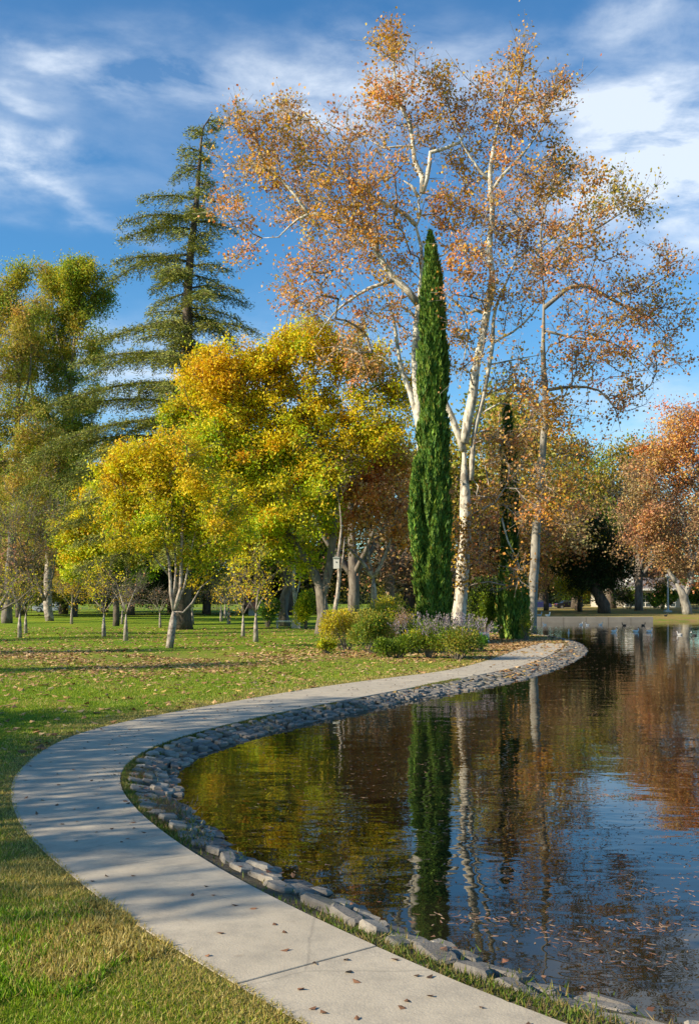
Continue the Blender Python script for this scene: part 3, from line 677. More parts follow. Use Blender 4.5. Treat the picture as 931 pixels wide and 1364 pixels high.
photo_tree('young_shade_tree', 'ochre-leaved young tree with pale upright limbs and a bent low branch, nearest on the lawn', 'tree', (226, 863), [
    ([(226, 864), (228, 845), (231, 828), (232, 812)], .165, .15), ([(232, 813), (228, 790), (226, 750), (216, 700), (205, 660)], .085, .025), ([(233, 812), (241, 785), (242, 740), (244, 690), (250, 640)], .085, .025),
    ([(233, 812), (246, 780), (252, 748), (262, 700)], .06, .02), ([(232, 814), (244, 816), (256, 803), (268, 782), (285, 768)], .055, .015), ([(228, 770), (208, 745), (190, 720)], .04, .015), ([(230, 800), (235, 760), (230, 700), (228, 640)], .06, .02)], [
    (230, 640, 50, 44, 120, 'yellow'), (180, 660, 46, 46, 100, 'ochre'), (275, 660, 44, 50, 85, 'ochre'), (225, 700, 66, 42, 120, 'lime'), (150, 650, 28, 38, 36, 'yellow'), (290, 710, 36, 38, 55, 'lime'), (180, 715, 38, 28, 40, 'ochre'), (240, 600, 40, 26, 50, 'yellow'), (190, 615, 34, 26, 40, 'yellow'), (265, 745, 30, 20, 20, 'ochre')],
    111, leaf=(56, .13, .17), limb_bark='bark_pale', barkm='bark_mid', twig=4, twl=.3, rtip=.009, aspect=.55, hop=.4)
photo_tree('shade_tree', 'round lime and yellow tree at the left end of the golden crowns', 'tree', (155, 829), [
    ([(155, 829), (155, 800), (153, 760), (148, 720), (150, 680)], .26, .12), ([(153, 765), (125, 725), (105, 700)], .13, .04), ([(150, 740), (185, 700), (215, 660)], .13, .04)], [
    (140, 650, 42, 42, 75, 'yellow'), (110, 690, 38, 38, 60, 'yellow'), (95, 725, 28, 28, 36, 'lime'), (130, 735, 45, 30, 60, 'lime'), (175, 630, 42, 36, 60, 'yellow'), (215, 620, 42, 38, 55, 'lime'), (170, 700, 52, 48, 80, 'lime'), (180, 755, 40, 20, 26, 'green'), (230, 590, 30, 30, 30, 'lime')],
    112, D=74, leaf=(110, .20, .30), twig=3, twl=.4, rtip=.014, barkm='bark', aspect=.65)
photo_tree('sweetgum_tree', 'small tree of coppery leaves with a V-shaped pale trunk behind the flower bed', 'tree', (497, 842), [
    ([(498, 842), (498, 800), (497, 768)], .24, .20), ([(497, 770), (482, 748), (462, 728), (448, 712)], .13, .05), ([(498, 768), (509, 748), (522, 712), (529, 670), (534, 640)], .13, .04), ([(497, 770), (488, 720), (490, 670), (480, 630)], .09, .03)], [
    (470, 700, 34, 26, 42, 'syc'), (500, 650, 45, 34, 70, 'syc'), (520, 610, 32, 34, 46, 'sycgold'), (460, 655, 30, 30, 30, 'syc'), (535, 690, 22, 40, 24, 'sycdark'), (490, 600, 40, 26, 34, 'sycgold')],
    113, D=60, leaf=(44, .20, .32), limb_bark='bark_pale', barkm='bark_mid', twig=3, rtip=.013, flare=1.2)
# tall trees on the left
photo_tree('eucalyptus_tree', 'tall eucalyptus with gold-green tufted crown and pale limbs left of the cedar', 'tree', (67, 838), [
    ([(67, 840), (64, 800), (66, 740), (70, 660), (84, 590), (94, 520), (100, 450), (108, 390), (112, 350)], .36, .07), ([(70, 660), (50, 560), (38, 480), (45, 410)], .18, .05), ([(94, 520), (75, 440), (68, 380)], .10, .04), ([(100, 460), (118, 410), (128, 370)], .08, .03)], [
    (105, 362, 26, 20, 60, 'euc'), (75, 380, 28, 26, 65, 'euc'), (130, 400, 18, 24, 30, 'eucdk'), (105, 415, 26, 28, 50, 'euc'), (60, 430, 26, 30, 50, 'euc'), (90, 460, 22, 30, 40, 'euc'), (45, 480, 26, 40, 50, 'brown'), (80, 510, 28, 32, 50, 'eucdk'), (60, 560, 30, 34, 50, 'eucdk'),
    (100, 560, 20, 30, 22, 'eucdk'), (50, 620, 32, 34, 40, 'brown'), (85, 640, 26, 36, 30, 'eucdk'), (122, 470, 20, 30, 30, 'euc'), (118, 540, 20, 34, 34, 'eucdk'), (112, 610, 26, 36, 34, 'eucdk'), (75, 710, 34, 36, 34, 'brown'), (105, 770, 34, 22, 22, 'brown'), (40, 690, 30, 40, 30, 'brown')],
    120, D=84, leaf=(95, .23, .34), limb_bark='bark_pale', barkm='bark_mid', rtip=.016, twig=3, twl=.6, aspect=.4, spread=2.5, dens=1.3)
photo_tree('eucalyptus_tree', 'brown-olive feathery tree filling the left edge, taller one with a rounded tip', 'tree', (10, 838), [
    ([(10, 838), (14, 760), (22, 660), (24, 560), (26, 470), (22, 390)], .42, .06), ([(20, 660), (-10, 560), (-20, 480)], .2, .05), ([(24, 560), (40, 500), (42, 440)], .12, .04)], [
    (22, 366, 13, 14, 22, 'euc'), (12, 400, 24, 26, 40, 'brown'), (38, 425, 18, 28, 30, 'brown'), (0, 440, 30, 34, 45, 'brown'), (22, 480, 28, 36, 50, 'brown'), (-25, 500, 32, 50, 30, 'brown'), (12, 550, 34, 40, 50, 'olive'), (40, 590, 26, 40, 40, 'brown'), (0, 630, 40, 40, 40, 'olive'), (35, 670, 34, 40, 35, 'brown'), (-30, 620, 40, 60, 26, 'olive')],
    121, D=80, leaf=(85, .22, .36), limb_bark='bark_mid', barkm='bark_mid', rtip=.017, twig=4, twl=.6, aspect=.4, spread=2.5, dens=1.35)
photo_tree('bare_tree', 'twiggy half-bare tree with fanned purple-grey limbs at the left edge', 'tree', (-8, 846), [
    ([(-8, 846), (-5, 820), (8, 795), (24, 770), (20, 740), (10, 700)], .16, .05), ([(-5, 815), (25, 800), (50, 775), (70, 750)], .08, .02), ([(8, 795), (-10, 760), (-20, 720)], .08, .03), ([(60, 800), (46, 765), (30, 730), (18, 700)], .10, .03), ([(60, 800), (70, 770), (76, 730)], .06, .02)], [
    (20, 700, 42, 45, 70, 'olive'), (45, 740, 36, 30, 45, 'rust'), (0, 770, 32, 28, 36, 'rust'), (60, 690, 24, 50, 30, 'olive'), (-30, 720, 36, 40, 20, 'olive')],
    122, D=56, leaf=(10, .14, .3), barkm='bark_mid', twig=7, twl=.9, rtip=.011)

# ------------------------------------------------------------------ deodar cedar
def cedar():
    D = 66.0; b0 = P(241, 838, D); b0[2] = -.05; r = np.random.default_rng(31); k = D / F
    tr = catmull([P(x, y, D) - b0 for x, y in [(241, 838), (244, 760), (246, 680), (248, 600), (250, 520), (250, 460), (250, 400), (254, 340), (261, 280), (266, 220), (271, 170), (283, 152)]], .6)
    tr[0][2] = 0; rr = np.interp(tr[:, 2], [0, 1.0, 4, 15, 25, 31, 33.5], [.85, .62, .55, .38, .24, .10, .03])
    mb = MB(); mb.tube(tr, rr, 14); t = thing('cedar_tree', 'tall dark deodar cedar with layered drooping boughs and a bent tip', 'tree', b0)
    mb.build('trunk', M['bark'], t, smooth_f=True)
    # reach of boughs left / right (px) against picture row
    rows = [155, 180, 210, 245, 290, 335, 385, 440, 480, 520, 570, 620, 740]
    Lf = [12, 24, 42, 55, 85, 118, 62, 128, 150, 160, 185, 190, 150]; Rt = [14, 20, 16, 22, 48, 38, 92, 92, 90, 70, 70, 70, 60]
    nodes = []; par = []; rad = []; tuft_c = []; tuft_a = []; tc = []
    nb = 122
    for i in range(nb):
        f = min(.999, max(0, (i + r.normal(0, 1.6)) / nb)); py = 160 + (740 - 160) * f ** .85; z = (HOR - py) * k + CH - b0[2]
        x0 = np.array([np.interp(z, tr[:, 2], tr[:, 0]), np.interp(z, tr[:, 2], tr[:, 1]), z]); az = i * 2.39996 + r.normal(0, .25)
        lf = np.interp(py, rows, Lf) * k; rt = np.interp(py, rows, Rt) * k; c = cos(az); wgt = .5 + .5 * c
        full = (rt * wgt + lf * (1 - wgt)); mean = (lf + rt) / 2 * .9; ac = abs(c) ** .5; L = (ac * full + (1 - ac) * mean) * r.choice([.5, .75, .95, 1.1], p=[.15, .2, .3, .35]) 
        if L < .5: L = .5
        d = np.array([cos(az), sin(az), 0]); n = max(4, int(L / .35)); s = np.linspace(0, 1, n); rise = r.uniform(.05, .20); 
        dz = L * (rise * s - r.uniform(.20, .36) * s ** 2.2); sideb = r.normal(0, .10) * L
        pts = x0 + d * (L * s)[:, None] + np.stack([-d[1] * sideb * s ** 2, d[0] * sideb * s ** 2, dz], 1)
        j0 = len(nodes)
        for q in range(n): nodes.append(pts[q]); par.append(j0 + q - 1 if q else -1); rad.append(.085 * (L / 6) ** .6 * (1 - s[q]) + .018)
        perp = np.array([-d[1], d[0], 0])
        for q in range(1, n):
            for sd in (-1, 1, -1, 1):
                if s[q] < .22 and r.random() < (.4 if py < 400 else .2): continue
                l2 = (.15 * L + .75) * (1 - .62 * s[q]) * r.uniform(.5, 1.2); dd = perp * sd * r.uniform(.6, 1) + d * r.uniform(.3, .9) + np.array([0, 0, -.12 + r.normal(0, .06)]); dd /= np.linalg.norm(dd)
                a = pts[q]; m = max(2, int(l2 / .16)); tt = np.linspace(.12, 1, m)[:, None]; line = a + dd * l2 * tt + np.array([0, 0, -1.0]) * (r.uniform(.2, .6) * l2 * tt ** 2)
                nodes.append(a); par.append(-1); rad.append(.016); nodes.append(line[-1]); par.append(len(nodes) - 2); rad.append(.008)
                reps = 6
                cc = np.repeat(line, reps, 0) + r.normal(0, .12, (m * reps, 3)) * [1, 1, 1.4]
                tuft_c.append(cc); ax = dd + r.normal(0, .45, (m * reps, 3)); ax[:, 2] = ax[:, 2] * .5 + r.choice([.18, -.75], m * reps, p=[.62, .38]); tuft_a.append(ax)
    nodes = np.array(nodes); par = np.array(par); rad = np.array(rad); idx = np.where(par >= 0)[0]
    V, Fq = frusta(nodes, par, rad, idx, np.zeros(len(nodes)), 4)
    link('branches', mesh_raw('cedar_branches', V, Fq.ravel(), np.full(len(Fq), 4), [M['bark']], smooth_f=True), t)
    c = np.concatenate(tuft_c); a = np.concatenate(tuft_a); n = len(c)
    V = leaf_quads(c, .24, r, .26, a, np.tile([0, 0, 1.0], (n, 1)) + r.normal(0, .4, (n, 3)), .3)
    link('crown', quads_mesh('cedar_crown', V, pick('cedar', n, r), M['needle']), t)
cedar()

# ------------------------------------------------------------------ cypresses
def cypress(label, base, D, prof, seed, n, dark=1.0, extra=(), size=.32):
    """prof: (row, left px, right px) outline from the bottom up"""
    r = np.random.default_rng(seed); b0 = P(base[0], base[1], D); b0[2] = -.02; k = D / F
    t = thing('cypress_tree', label, 'tree', b0)
    def column(prof, n, dy=0.0):
        pr = np.array(prof, float); z = CH - (pr[:, 0] - HOR) * k - b0[2]; xl = (pr[:, 1] - CX) * k * 1.0 - b0[0]; xr = (pr[:, 2] - CX) * k - b0[0]
        o = np.argsort(z); z, xl, xr = z[o], xl[o], xr[o]; zz = r.uniform(0, 1, n * 3) * (z[-1] - max(z[0], 0.05)) + max(z[0], 0.05)
        R = np.interp(zz, z, (xr - xl) / 2); keep = r.random(len(zz)) < (R + .1) / (R.max() + .1); zz = zz[keep][:n]; R = R[keep][:n]; m = len(zz)
        cx = np.interp(zz, z, (xr + xl) / 2); a = r.uniform(0, 2 * pi, m)
        # sprays gather in upright flame-like bundles
        nb = 260; ba = r.uniform(0, 2 * pi, nb); bz = r.uniform(z[0], z[-1], nb)
        lump = np.zeros(m)
        for q in range(nb):
            da = np.angle(np.exp(1j * (a - ba[q]))) * np.maximum(R, .3); dz = (zz - bz[q]); lump = np.maximum(lump, np.exp(-(da / .16) ** 2 - (dz / .62) ** 2) * np.where(dz > 0, 1, .75))
        rr = R * (.66 + .39 * lump) * r.uniform(.86, 1.04, m) + (r.random(m) < .03) * r.uniform(0, .12, m)
        c = np.stack([cx + rr * np.cos(a), dy + rr * np.sin(a), zz], 1); ax = np.stack([np.cos(a) * .26, np.sin(a) * .26, np.ones(m)], 1) + r.normal(0, .16, (m, 3))
        side = np.stack([np.cos(a), np.sin(a), np.zeros(m)], 1) + r.normal(0, .55, (m, 3))
        V = leaf_quads(c, size * r.uniform(.5, 1.5, m), r, .26, ax, side, .4); col = pick('cyp', m, r, .25) * dark  # dark scales the colour down for a crown standing in shade
        old = r.random(m) < .07; col[old] = pick('cypold', int(old.sum()), r)
        return V, col, (z, (xl + xr) / 2, (xr - xl) / 2)
    V, col, (z, cx, R) = column(prof, n)
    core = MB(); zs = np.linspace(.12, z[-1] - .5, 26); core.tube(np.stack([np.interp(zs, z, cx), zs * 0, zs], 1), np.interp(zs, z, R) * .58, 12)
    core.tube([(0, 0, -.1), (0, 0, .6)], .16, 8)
    core.build('trunk', M['shaded_core'], t, smooth_f=True)  # solid core inside the sprays plus a short stem
    Vs, Cs = [V], [col]
    for p2, n2, dy in extra:
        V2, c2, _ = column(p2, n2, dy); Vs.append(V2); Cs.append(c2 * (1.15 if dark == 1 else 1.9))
    link('crown', quads_mesh('cypress_crown', np.concatenate(Vs), np.concatenate(Cs), M['needle']), t)
M['shaded_core'] = plain('shaded_inner_foliage', (.025, .035, .014), .95, noise=.6, nscale=5, bump=.05)  # near-black green: shade inside the foliage put into the colour
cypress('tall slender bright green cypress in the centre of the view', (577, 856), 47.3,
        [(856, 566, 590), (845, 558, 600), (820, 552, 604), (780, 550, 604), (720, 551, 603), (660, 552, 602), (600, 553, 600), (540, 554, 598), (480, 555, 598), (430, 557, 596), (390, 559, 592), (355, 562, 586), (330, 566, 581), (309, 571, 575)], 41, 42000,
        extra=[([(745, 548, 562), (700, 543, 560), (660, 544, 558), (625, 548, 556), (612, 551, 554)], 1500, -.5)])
cypress('narrow cypress darkened for shade, with a fat clipped base, at the tip of the path', (682, 851), 50.5,
        [(853, 672, 692), (845, 666, 699), (825, 664, 703), (780, 664, 702), (765, 665, 698), (750, 666, 693), (735, 666, 690), (680, 666, 690), (620, 666, 688), (580, 668, 684), (550, 670, 680), (538, 673, 676)], 42, 15000, dark=.5, size=.36, extra=[([(851, 672, 692), (845, 665, 700), (825, 663, 704), (780, 663, 703), (765, 666, 697), (752, 671, 689)], 9000, -.05)])  # shade put into the crown colour, base sprays kept brighter

# ------------------------------------------------------------------ young orchard trees on the lawn
def orchard_geo(seed, pal, per, h=3.4, th=1.35, spread=1.7, nA=42, tr=.10, lean=0):
    r = np.random.default_rng(seed); L = [([(0, 0, 0), (lean * .5, 0, th * .5), (lean, 0, th)], tr, tr * .85)]
    for k in range(4):
        a = k * pi / 2 + r.uniform(-.5, .5); q = r.uniform(.35, .6); L.append(([(lean, 0, th - .03), (lean + cos(a) * q * .5, sin(a) * q * .5, th + .4), (lean + cos(a) * q * spread, sin(a) * q * spread, th + r.uniform(1.0, 1.5))], tr * .36, .012))
    v = r.normal(size=(nA, 3)); v /= np.linalg.norm(v, axis=1)[:, None]; v *= r.random((nA, 1)) ** (1 / 2.2)
    A = v * [spread, spread, (h - th) * .55] + [lean, 0, (h + th) / 2 + .25]
    return tree_geo('orchard', L, A, (np.zeros(nA, int), [pal]), seed, leaf=(per, .10, .16), barkm='bark_mid', limb_bark='bark_pale', twig=8, twl=.55, rtip=.007, hop=.3, flare=1.25, b=.4)
GEO = {'gold': orchard_geo(51, 'yellow', 20, h=4.0), 'orange': orchard_geo(52, 'orange', 12, h=3.6), 'bare': orchard_geo(53, 'rust', 3, h=3.2, lean=.05), 'mix': orchard_geo(54, 'ochre', 9, h=3.3)}
def geo_thing(name, g, loc, label, group=None, rz=0, sc=1.0, cat='tree'):
    t = thing(name, label, cat, loc, group, rz); t.scale = sc if hasattr(sc, '__len__') else (sc, sc, sc)
    for k in ('trunk', 'branches', 'crown'):
        if k in g: link(k, g[k], t)
    return t
OG = 'small pruned trees planted on the lawn'
for px, py, g, sc, lab in [
    (341, 855, 'gold', 1.05, 'small golden-leaved tree alone in front of the concrete bench'),
    (168, 854, 'bare', 1.0, 'nearly leafless small tree with pinkish raised limbs, left of the nearest young tree'),
    (139, 848, 'gold', .95, 'small yellow-leaved tree just left of the nearly leafless one'),
    (27, 849, 'mix', 1.0, 'dark-trunked small tree, front one of the pair at the left edge'),
    (35, 844, 'mix', .9, 'pale-trunked small tree, rear one of the pair at the left edge'),
    (324, 848, 'orange', .9, 'thin small tree close behind the golden one near the bench'),
    (96, 831, 'orange', 1.0, 'small far tree with vivid orange leaves under the lime crown'),
    (163, 831, 'bare', .9, 'pale thin trunk far behind the nearly leafless tree'),
    (214, 836, 'bare', .8, 'slim bare sapling just left of the cedar trunk'),
    (257, 831, 'bare', 1.0, 'white-trunked small tree just right of the cedar trunk'),
    (295, 829, 'bare', 1.1, 'left one of three pale bare trunks right of the cedar'),
    (300, 826, 'mix', 1.1, 'middle one of three pale bare trunks right of the cedar'),
    (305, 832, 'mix', 1.2, 'right one of three pale bare trunks right of the cedar')]:
    p = G(px, py); geo_thing('young_tree', GEO[g], (p[0], p[1], -.03), lab, OG, rz=random.uniform(0, 6), sc=sc)

# ------------------------------------------------------------------ background trees
def crown_geo(seed, pal, h=12, w=9, th=2.4, nA=150, per=125, size=.20, sig=.55, tr=.35, barkm='bark', twig=3, low=.18, pal2=None):
    r = np.random.default_rng(seed); L = [([(0, 0, 0), (r.normal(0, .2), 0, th), (r.normal(0, .4), 0, h * .5), (r.normal(0, .4), 0, h * .8)], tr, tr * .25)]
    for k in range(4):
        a = k * pi / 2 + r.uniform(-.6, .6); L.append(([(0, 0, th), (cos(a) * w * .14, sin(a) * w * .14, h * .35), (cos(a) * w * .32, sin(a) * w * .32, h * .6)], tr * .5, .05))
    A = []; pe = []
    nb = 13
    for q in range(nb):
        a = r.uniform(0, 2 * pi); zz = r.uniform(low + .12, .86); rad = w * .5 * math.sqrt(max(.05, 1 - abs((zz - .5) / .55) ** 2)) * r.uniform(.35, .8); rb = w * r.uniform(.15, .24)
        v = r.normal(size=(nA // nb, 3)); v /= np.linalg.norm(v, axis=1)[:, None]; v *= r.random((len(v), 1)) ** (1 / 2.4); A.append(v * [rb, rb, rb * .8] + [cos(a) * rad, sin(a) * rad, zz * h]); pe += [1 if (pal2 and r.random() < .45) else 0] * len(v)
    A = np.concatenate(A)
    return tree_geo('bg', L, A, (np.array(pe), [pal, pal2 or pal]), seed, leaf=(per, size, sig), barkm=barkm, twig=twig, twl=1.0, rtip=.02, hop=1.2, b=.25)
BG = {'tall': crown_geo(67, 'olive', h=20, w=11, nA=290, per=110, size=.22, sig=.6, low=.05, pal2='brown'), 'dark': crown_geo(61, 'dark', pal2='green', low=.05), 'olive': crown_geo(62, 'olive', pal2='brown', low=.08), 'rust': crown_geo(63, 'rust', pal2='syc', per=80, low=.1), 'gold': crown_geo(64, 'ochre', pal2='orange', low=.08), 'green': crown_geo(65, 'green', pal2='olive', low=.05), 'bare': crown_geo(66, 'rust', per=26, twig=10, low=.08, barkm='bark_mid')}
BGG = 'trees at the far side of the park'
for px, D, g, h, w, lab in [
    (-40, 98, 'tall', 8.6, .9, 'brown-olive tree low at the left edge behind the tall eucalyptus pair'), (25, 93, 'tall', 7.6, .8, 'brown-olive tree between the two eucalyptus trunks'), (100, 96, 'tall', 8.6, .8, 'brown-olive tree low between the eucalyptus and the lime crown'),
    (-60, 120, 'olive', 15, 1.1, 'olive tree far back beyond the left edge'), (30, 105, 'dark', 10, 1.3, 'low dark evergreen behind the twiggy tree at the left edge'), (85, 112, 'olive', 12, 1.1, 'brown-olive tree low behind the eucalyptus'),
    (140, 125, 'gold', 12, 1.0, 'dull golden tree far back below the lime crown'), (175, 104, 'dark', 9, 1.2, 'dark evergreen far back right of the small yellow tree'), (230, 118, 'olive', 13, 1.2, 'olive tree far back behind the cedar trunk'), (275, 108, 'dark', 10, 1.2, 'dark evergreen between the cedar and three pale trunks'),
    (330, 116, 'dark', 13, 1.2, 'dark evergreen far behind the golden small tree'), (385, 104, 'green', 11, 1.0, 'green tree behind the concrete bench'), (425, 120, 'dark', 18, 1.2, 'tall dark tree behind the birdhouse pole'), (470, 100, 'bare', 14, 1.1, 'purple-brown bare tree behind the coppery V-trunk tree'),
    (520, 105, 'bare', 15, 1.0, 'reddish bare tree seen left of the tall cypress'), (545, 122, 'dark', 16, 1.2, 'shadowy evergreen directly behind the tall cypress'), (640, 118, 'olive', 20, 1.1, 'olive evergreen between the white sycamore and dark cypress'), (600, 125, 'gold', 15, 1.0, 'golden tree peeking between cypress and white trunk'),
    (690, 112, 'rust', 14, 1.0, 'rusty tree behind the dark narrow cypress')]:
    x = (px - CX) / F * D; s = h * 1.4 / 12; geo_thing('background_tree', BG[g], (x, D, .15), lab, BGG, rz=random.uniform(0, 6), sc=(s * w, s * w, s))
FG = 'trees beyond the far shore'
for px, D, g, h, w, lab in [
    (772, 128, 'gold', 11.5, 1.0, 'orange and green tree above the parked dark car'), (700, 150, 'olive', 24, 1.0, 'tall olive pine top left of the sky gap'), (765, 165, 'green', 30, .8, 'tall dark pine showing above the rusty crowns'), (815, 165, 'green', 28, .9, 'tall pine with sunlit tufts left of the right-edge tree'),
    (770, 145, 'rust', 19, 1.0, 'dusty rust tree in the middle of the far bank'), (850, 138, 'bare', 21, 1.0, 'bare mauve-brown tree behind the house'), (727, 140, 'rust', 15, .9, 'rusty tree behind the grey sycamore trunk'), (868, 208, 'rust', 26, 1.0, 'rust tree rising behind the house roof'),
    (960, 140, 'rust', 24, 1.1, 'rust tree rising past the right edge'), (1040, 125, 'rust', 18, 1.1, 'rust tree outside the right edge'), (905, 205, 'dark', 12, 1.4, 'dark evergreen behind the house at right'), (800, 215, 'dark', 16, 1.5, 'dark evergreen behind the house at left'), (720, 210, 'dark', 14, 1.6, 'dark evergreen behind the parked cars')]:
    x = (px - CX) / F * D; s = h / 12; geo_thing('background_tree', BG[g], (x, D, .2), lab, FG, rz=random.uniform(0, 6), sc=(s * w, s * w, s))
photo_tree('sycamore_tree', 'pale forked sycamore on the far bank at the right edge, orange crown', 'tree', (915, 820), [
    ([(915, 821), (911, 800), (907, 788), (898, 774)], .55, .35), ([(910, 795), (920, 770), (915, 720), (900, 660)], .35, .10), ([(899, 775), (880, 740), (860, 700)], .25, .08), ([(915, 770), (940, 700), (945, 640)], .2, .06)], [
    (900, 590, 46, 40, 110, 'syc'), (940, 620, 46, 60, 90, 'rust'), (870, 630, 36, 40, 70, 'rust'), (860, 690, 34, 34, 55, 'rust'), (900, 690, 45, 45, 80, 'rust'), (850, 725, 30, 22, 30, 'rust'), (900, 735, 40, 24, 40, 'rust'), (935, 755, 24, 26, 26, 'rust'), (920, 555, 30, 22, 30, 'rust')],
    130, D=108, leaf=(64, .24, .5), limb_bark='syc_grey', barkm='bark_mid', rtip=.02, twig=4, twl=1.1, hop=1.2)
photo_tree('evergreen_tree', 'dark rounded evergreen with a leaning thick trunk on the far bank', 'tree', (804, 817), [
    ([(804, 818), (803, 806), (796, 792), (790, 775), (786, 755)], .75, .45), ([(795, 790), (812, 770), (822, 750)], .35, .12), ([(790, 775), (770, 760)], .25, .1)], [
    (790, 740, 32, 28, 60, 'dark'), (765, 765, 26, 22, 40, 'dark'), (822, 755, 26, 26, 45, 'dark'), (795, 710, 28, 22, 40, 'dark'), (760, 730, 22, 22, 26, 'green'), (812, 775, 18, 14, 16, 'dark'), (775, 785, 26, 12, 16, 'dark')],
    131, D=118, leaf=(110, .24, .5), rtip=.02, barkm='bark', hop=1.2)

# ------------------------------------------------------------------ shrubs
def shrub(name, label, x, y, w, d, h, pal, seed, n=2600, size=.09, cat='shrub', aspect=.5, stems=30, pal2=None, spikes=None, z0=0.0, group=None):
    r = np.random.default_rng(seed); t = thing(name, label, cat, (x, y, z0), group)
    if z0 == 0 and y < 46: w, d, h, n = w * 1.32, d * 1.2, h * 1.1, int(n * 1.5)
    k = 13; cen = []; 
    for q in range(k): a = r.uniform(0, 2 * pi); rr = r.uniform(.1, .62); cen.append((cos(a) * rr * w / 2, sin(a) * rr * d / 2, r.uniform(.35, .68) * h, r.uniform(.18, .36)))
    cen = np.array(cen); which = r.integers(0, k, n); v = r.normal(size=(n, 3)); v /= np.linalg.norm(v, axis=1)[:, None]; v *= (r.random((n, 1)) ** (1 / 3.2)) * r.uniform(.9, 1.15, (n, 1))
    c = cen[which, :3] + v * np.stack([cen[which, 3] * w * .62, cen[which, 3] * d * .62, cen[which, 3] * h], 1); c[:, 2] = np.clip(c[:, 2], .03, None)
    col = pick(pal, n, r, .25)
    if pal2: s = r.random(k) < .5; m = s[which] & (r.random(n) < .8); col[m] = pick(pal2, int(m.sum()), r, .25)
    ax = v + np.array([0, 0, .5]) + r.normal(0, .5, (n, 3)); V = leaf_quads(c, size, r, aspect, ax)
    mb = MB()
    for q in range(stems):
        tgt = c[r.integers(n)]; mb.tube([(tgt[0] * .15, tgt[1] * .15, -.05), (tgt[0] * .5, tgt[1] * .5, tgt[2] * .55), tuple(tgt)], [.014, .01, .005], 4, cap=False)
    mb.build('stem', M['bark_mid'], t)
    link('foliage', quads_mesh('foliage', V, col, M['leaf']), t)
    if spikes:
        ns, sp = spikes; a = r.uniform(0, 2 * pi, ns); rr = np.sqrt(r.random(ns)); b = np.stack([np.cos(a) * rr * w * .5, np.sin(a) * rr * d * .5, h * (.62 + .3 * (1 - rr ** 2))], 1)
        dr = np.stack([np.cos(a) * rr * .7, np.sin(a) * rr * .7, np.ones(ns)], 1) + r.normal(0, .2, (ns, 3)); dr /= np.linalg.norm(dr, axis=1)[:, None]
        m = 7; tt = np.linspace(0, .42, m); cc = (b[:, None] + dr[:, None] * tt[None, :, None]).reshape(-1, 3) + r.normal(0, .015, (ns * m, 3))
        link('flower_spikes', quads_mesh('flower_spikes', leaf_quads(cc, .075, r, .6, np.repeat(dr, m, 0)), pick(sp, ns * m, r), M['leaf']), t)['kind'] = 'stuff'
    return t
BED = 'shrubs of the flower bed in front of the cypress'
def sp(px, py): p = G(px, py); return p[0], p[1]
for a in [('flowering_shrub', 'orange-brown shrub with thin leaves at the left end of the bed', 462, 868, 2.1, 1.6, 1.75, 'brown', 71, 3600, .09, 'ochre', None),
          ('flowering_shrub', 'yellow-green shrub beside the orange-brown one', 497, 872, 1.9, 1.5, 1.65, 'olive', 72, 3600, .10, 'green', None),
          ('flowering_shrub', 'dusty pink twiggy shrub between the yellow shrub and the cypress', 536, 866, 1.6, 1.3, 1.6, 'pinkish', 73, 2600, .06, 'ochre', None),
          ('flowering_shrub', 'low mid-green mound at the front of the bed', 527, 878, 1.7, 1.0, .85, 'green', 74, 2400, .08, None, None),
          ('lavender_shrub', 'mauve-spiked sage at the foot of the tall cypress', 572, 878, 1.9, 1.3, 1.15, 'green', 75, 2600, .09, 'olive', (70, 'mauve')),
          ('lavender_shrub', 'mauve-spiked sage at the foot of the white sycamore', 612, 880, 1.8, 1.3, 1.15, 'green', 76, 2600, .09, 'olive', (120, 'mauve')),
          ('flowering_shrub', 'small yellow-leaved plant low between pink shrub and sage', 548, 872, .9, .8, .9, 'lime', 77, 800, .09, 'ochre', None),
          ('flowering_shrub', 'dark-leaved bush low behind the sages', 590, 868, 1.8, 1.0, .9, 'green', 78, 2000, .09, 'dark', None),
          ('flowering_shrub', 'tangled olive thicket rising behind the yellow-green and pink shrubs', 515, 858, 3.4, 1.6, 1.9, 'olive', 83, 5200, .09, 'ochre', None),
          ('flowering_shrub', 'dark green leafy shrub filling the gap between pink shrub and sages', 556, 870, 2.0, 1.2, 1.3, 'green', 88, 3200, .09, 'dark', None),
          ('flowering_shrub', 'small glossy green plant right of the sages', 640, 868, .7, .7, .65, 'fresh', 79, 700, .08, None, None),
          ('flowering_shrub', 'grassy yellow tuft in front of the orange-brown shrub', 437, 872, .9, .7, .6, 'lime', 80, 700, .10, 'olive', None)]:
    nm, lab, px, py, w, d, h, pal, seed, n, size, pal2, spk = a; x, y = sp(px, py); shrub(nm, lab, x, y + d * .4, w, d, h, pal, seed, n, size, pal2=pal2, spikes=spk, group=BED)
def srow(lab, px, D, w, d, h, pal, seed, n, size, pal2=None, name='bush', z0=0.0, g=None): shrub(name, lab, (px - CX) / F * D, D, w, d, h, pal, seed, n, size, pal2=pal2, z0=z0, group=g, cat='bush')
srow('large dark green bush between the white sycamore and the narrow cypress', 645, 52, 2.6, 2.4, 3.4, 'green', 81, 9000, .13, 'dark')
srow('small light green bush against the right side of the narrow cypress', 701, 48.5, .9, .9, 1.7, 'olive', 82, 1600, .09, 'green')
srow('olive bush behind the yellow-green shrub of the bed', 520, 47, 2.6, 1.8, 2.5, 'olive', 83, 4600, .12, 'ochre')
srow('bright green bush beside the dark trunk right of the bench', 408, 66, 2.4, 2.0, 2.7, 'green', 84, 5000, .15, 'lime')
srow('low spreading green juniper left of the bench', 356, 70, 2.4, 1.6, 2.2, 'green', 85, 3000, .14, 'fresh')
HB = 'dark bushes around the house'
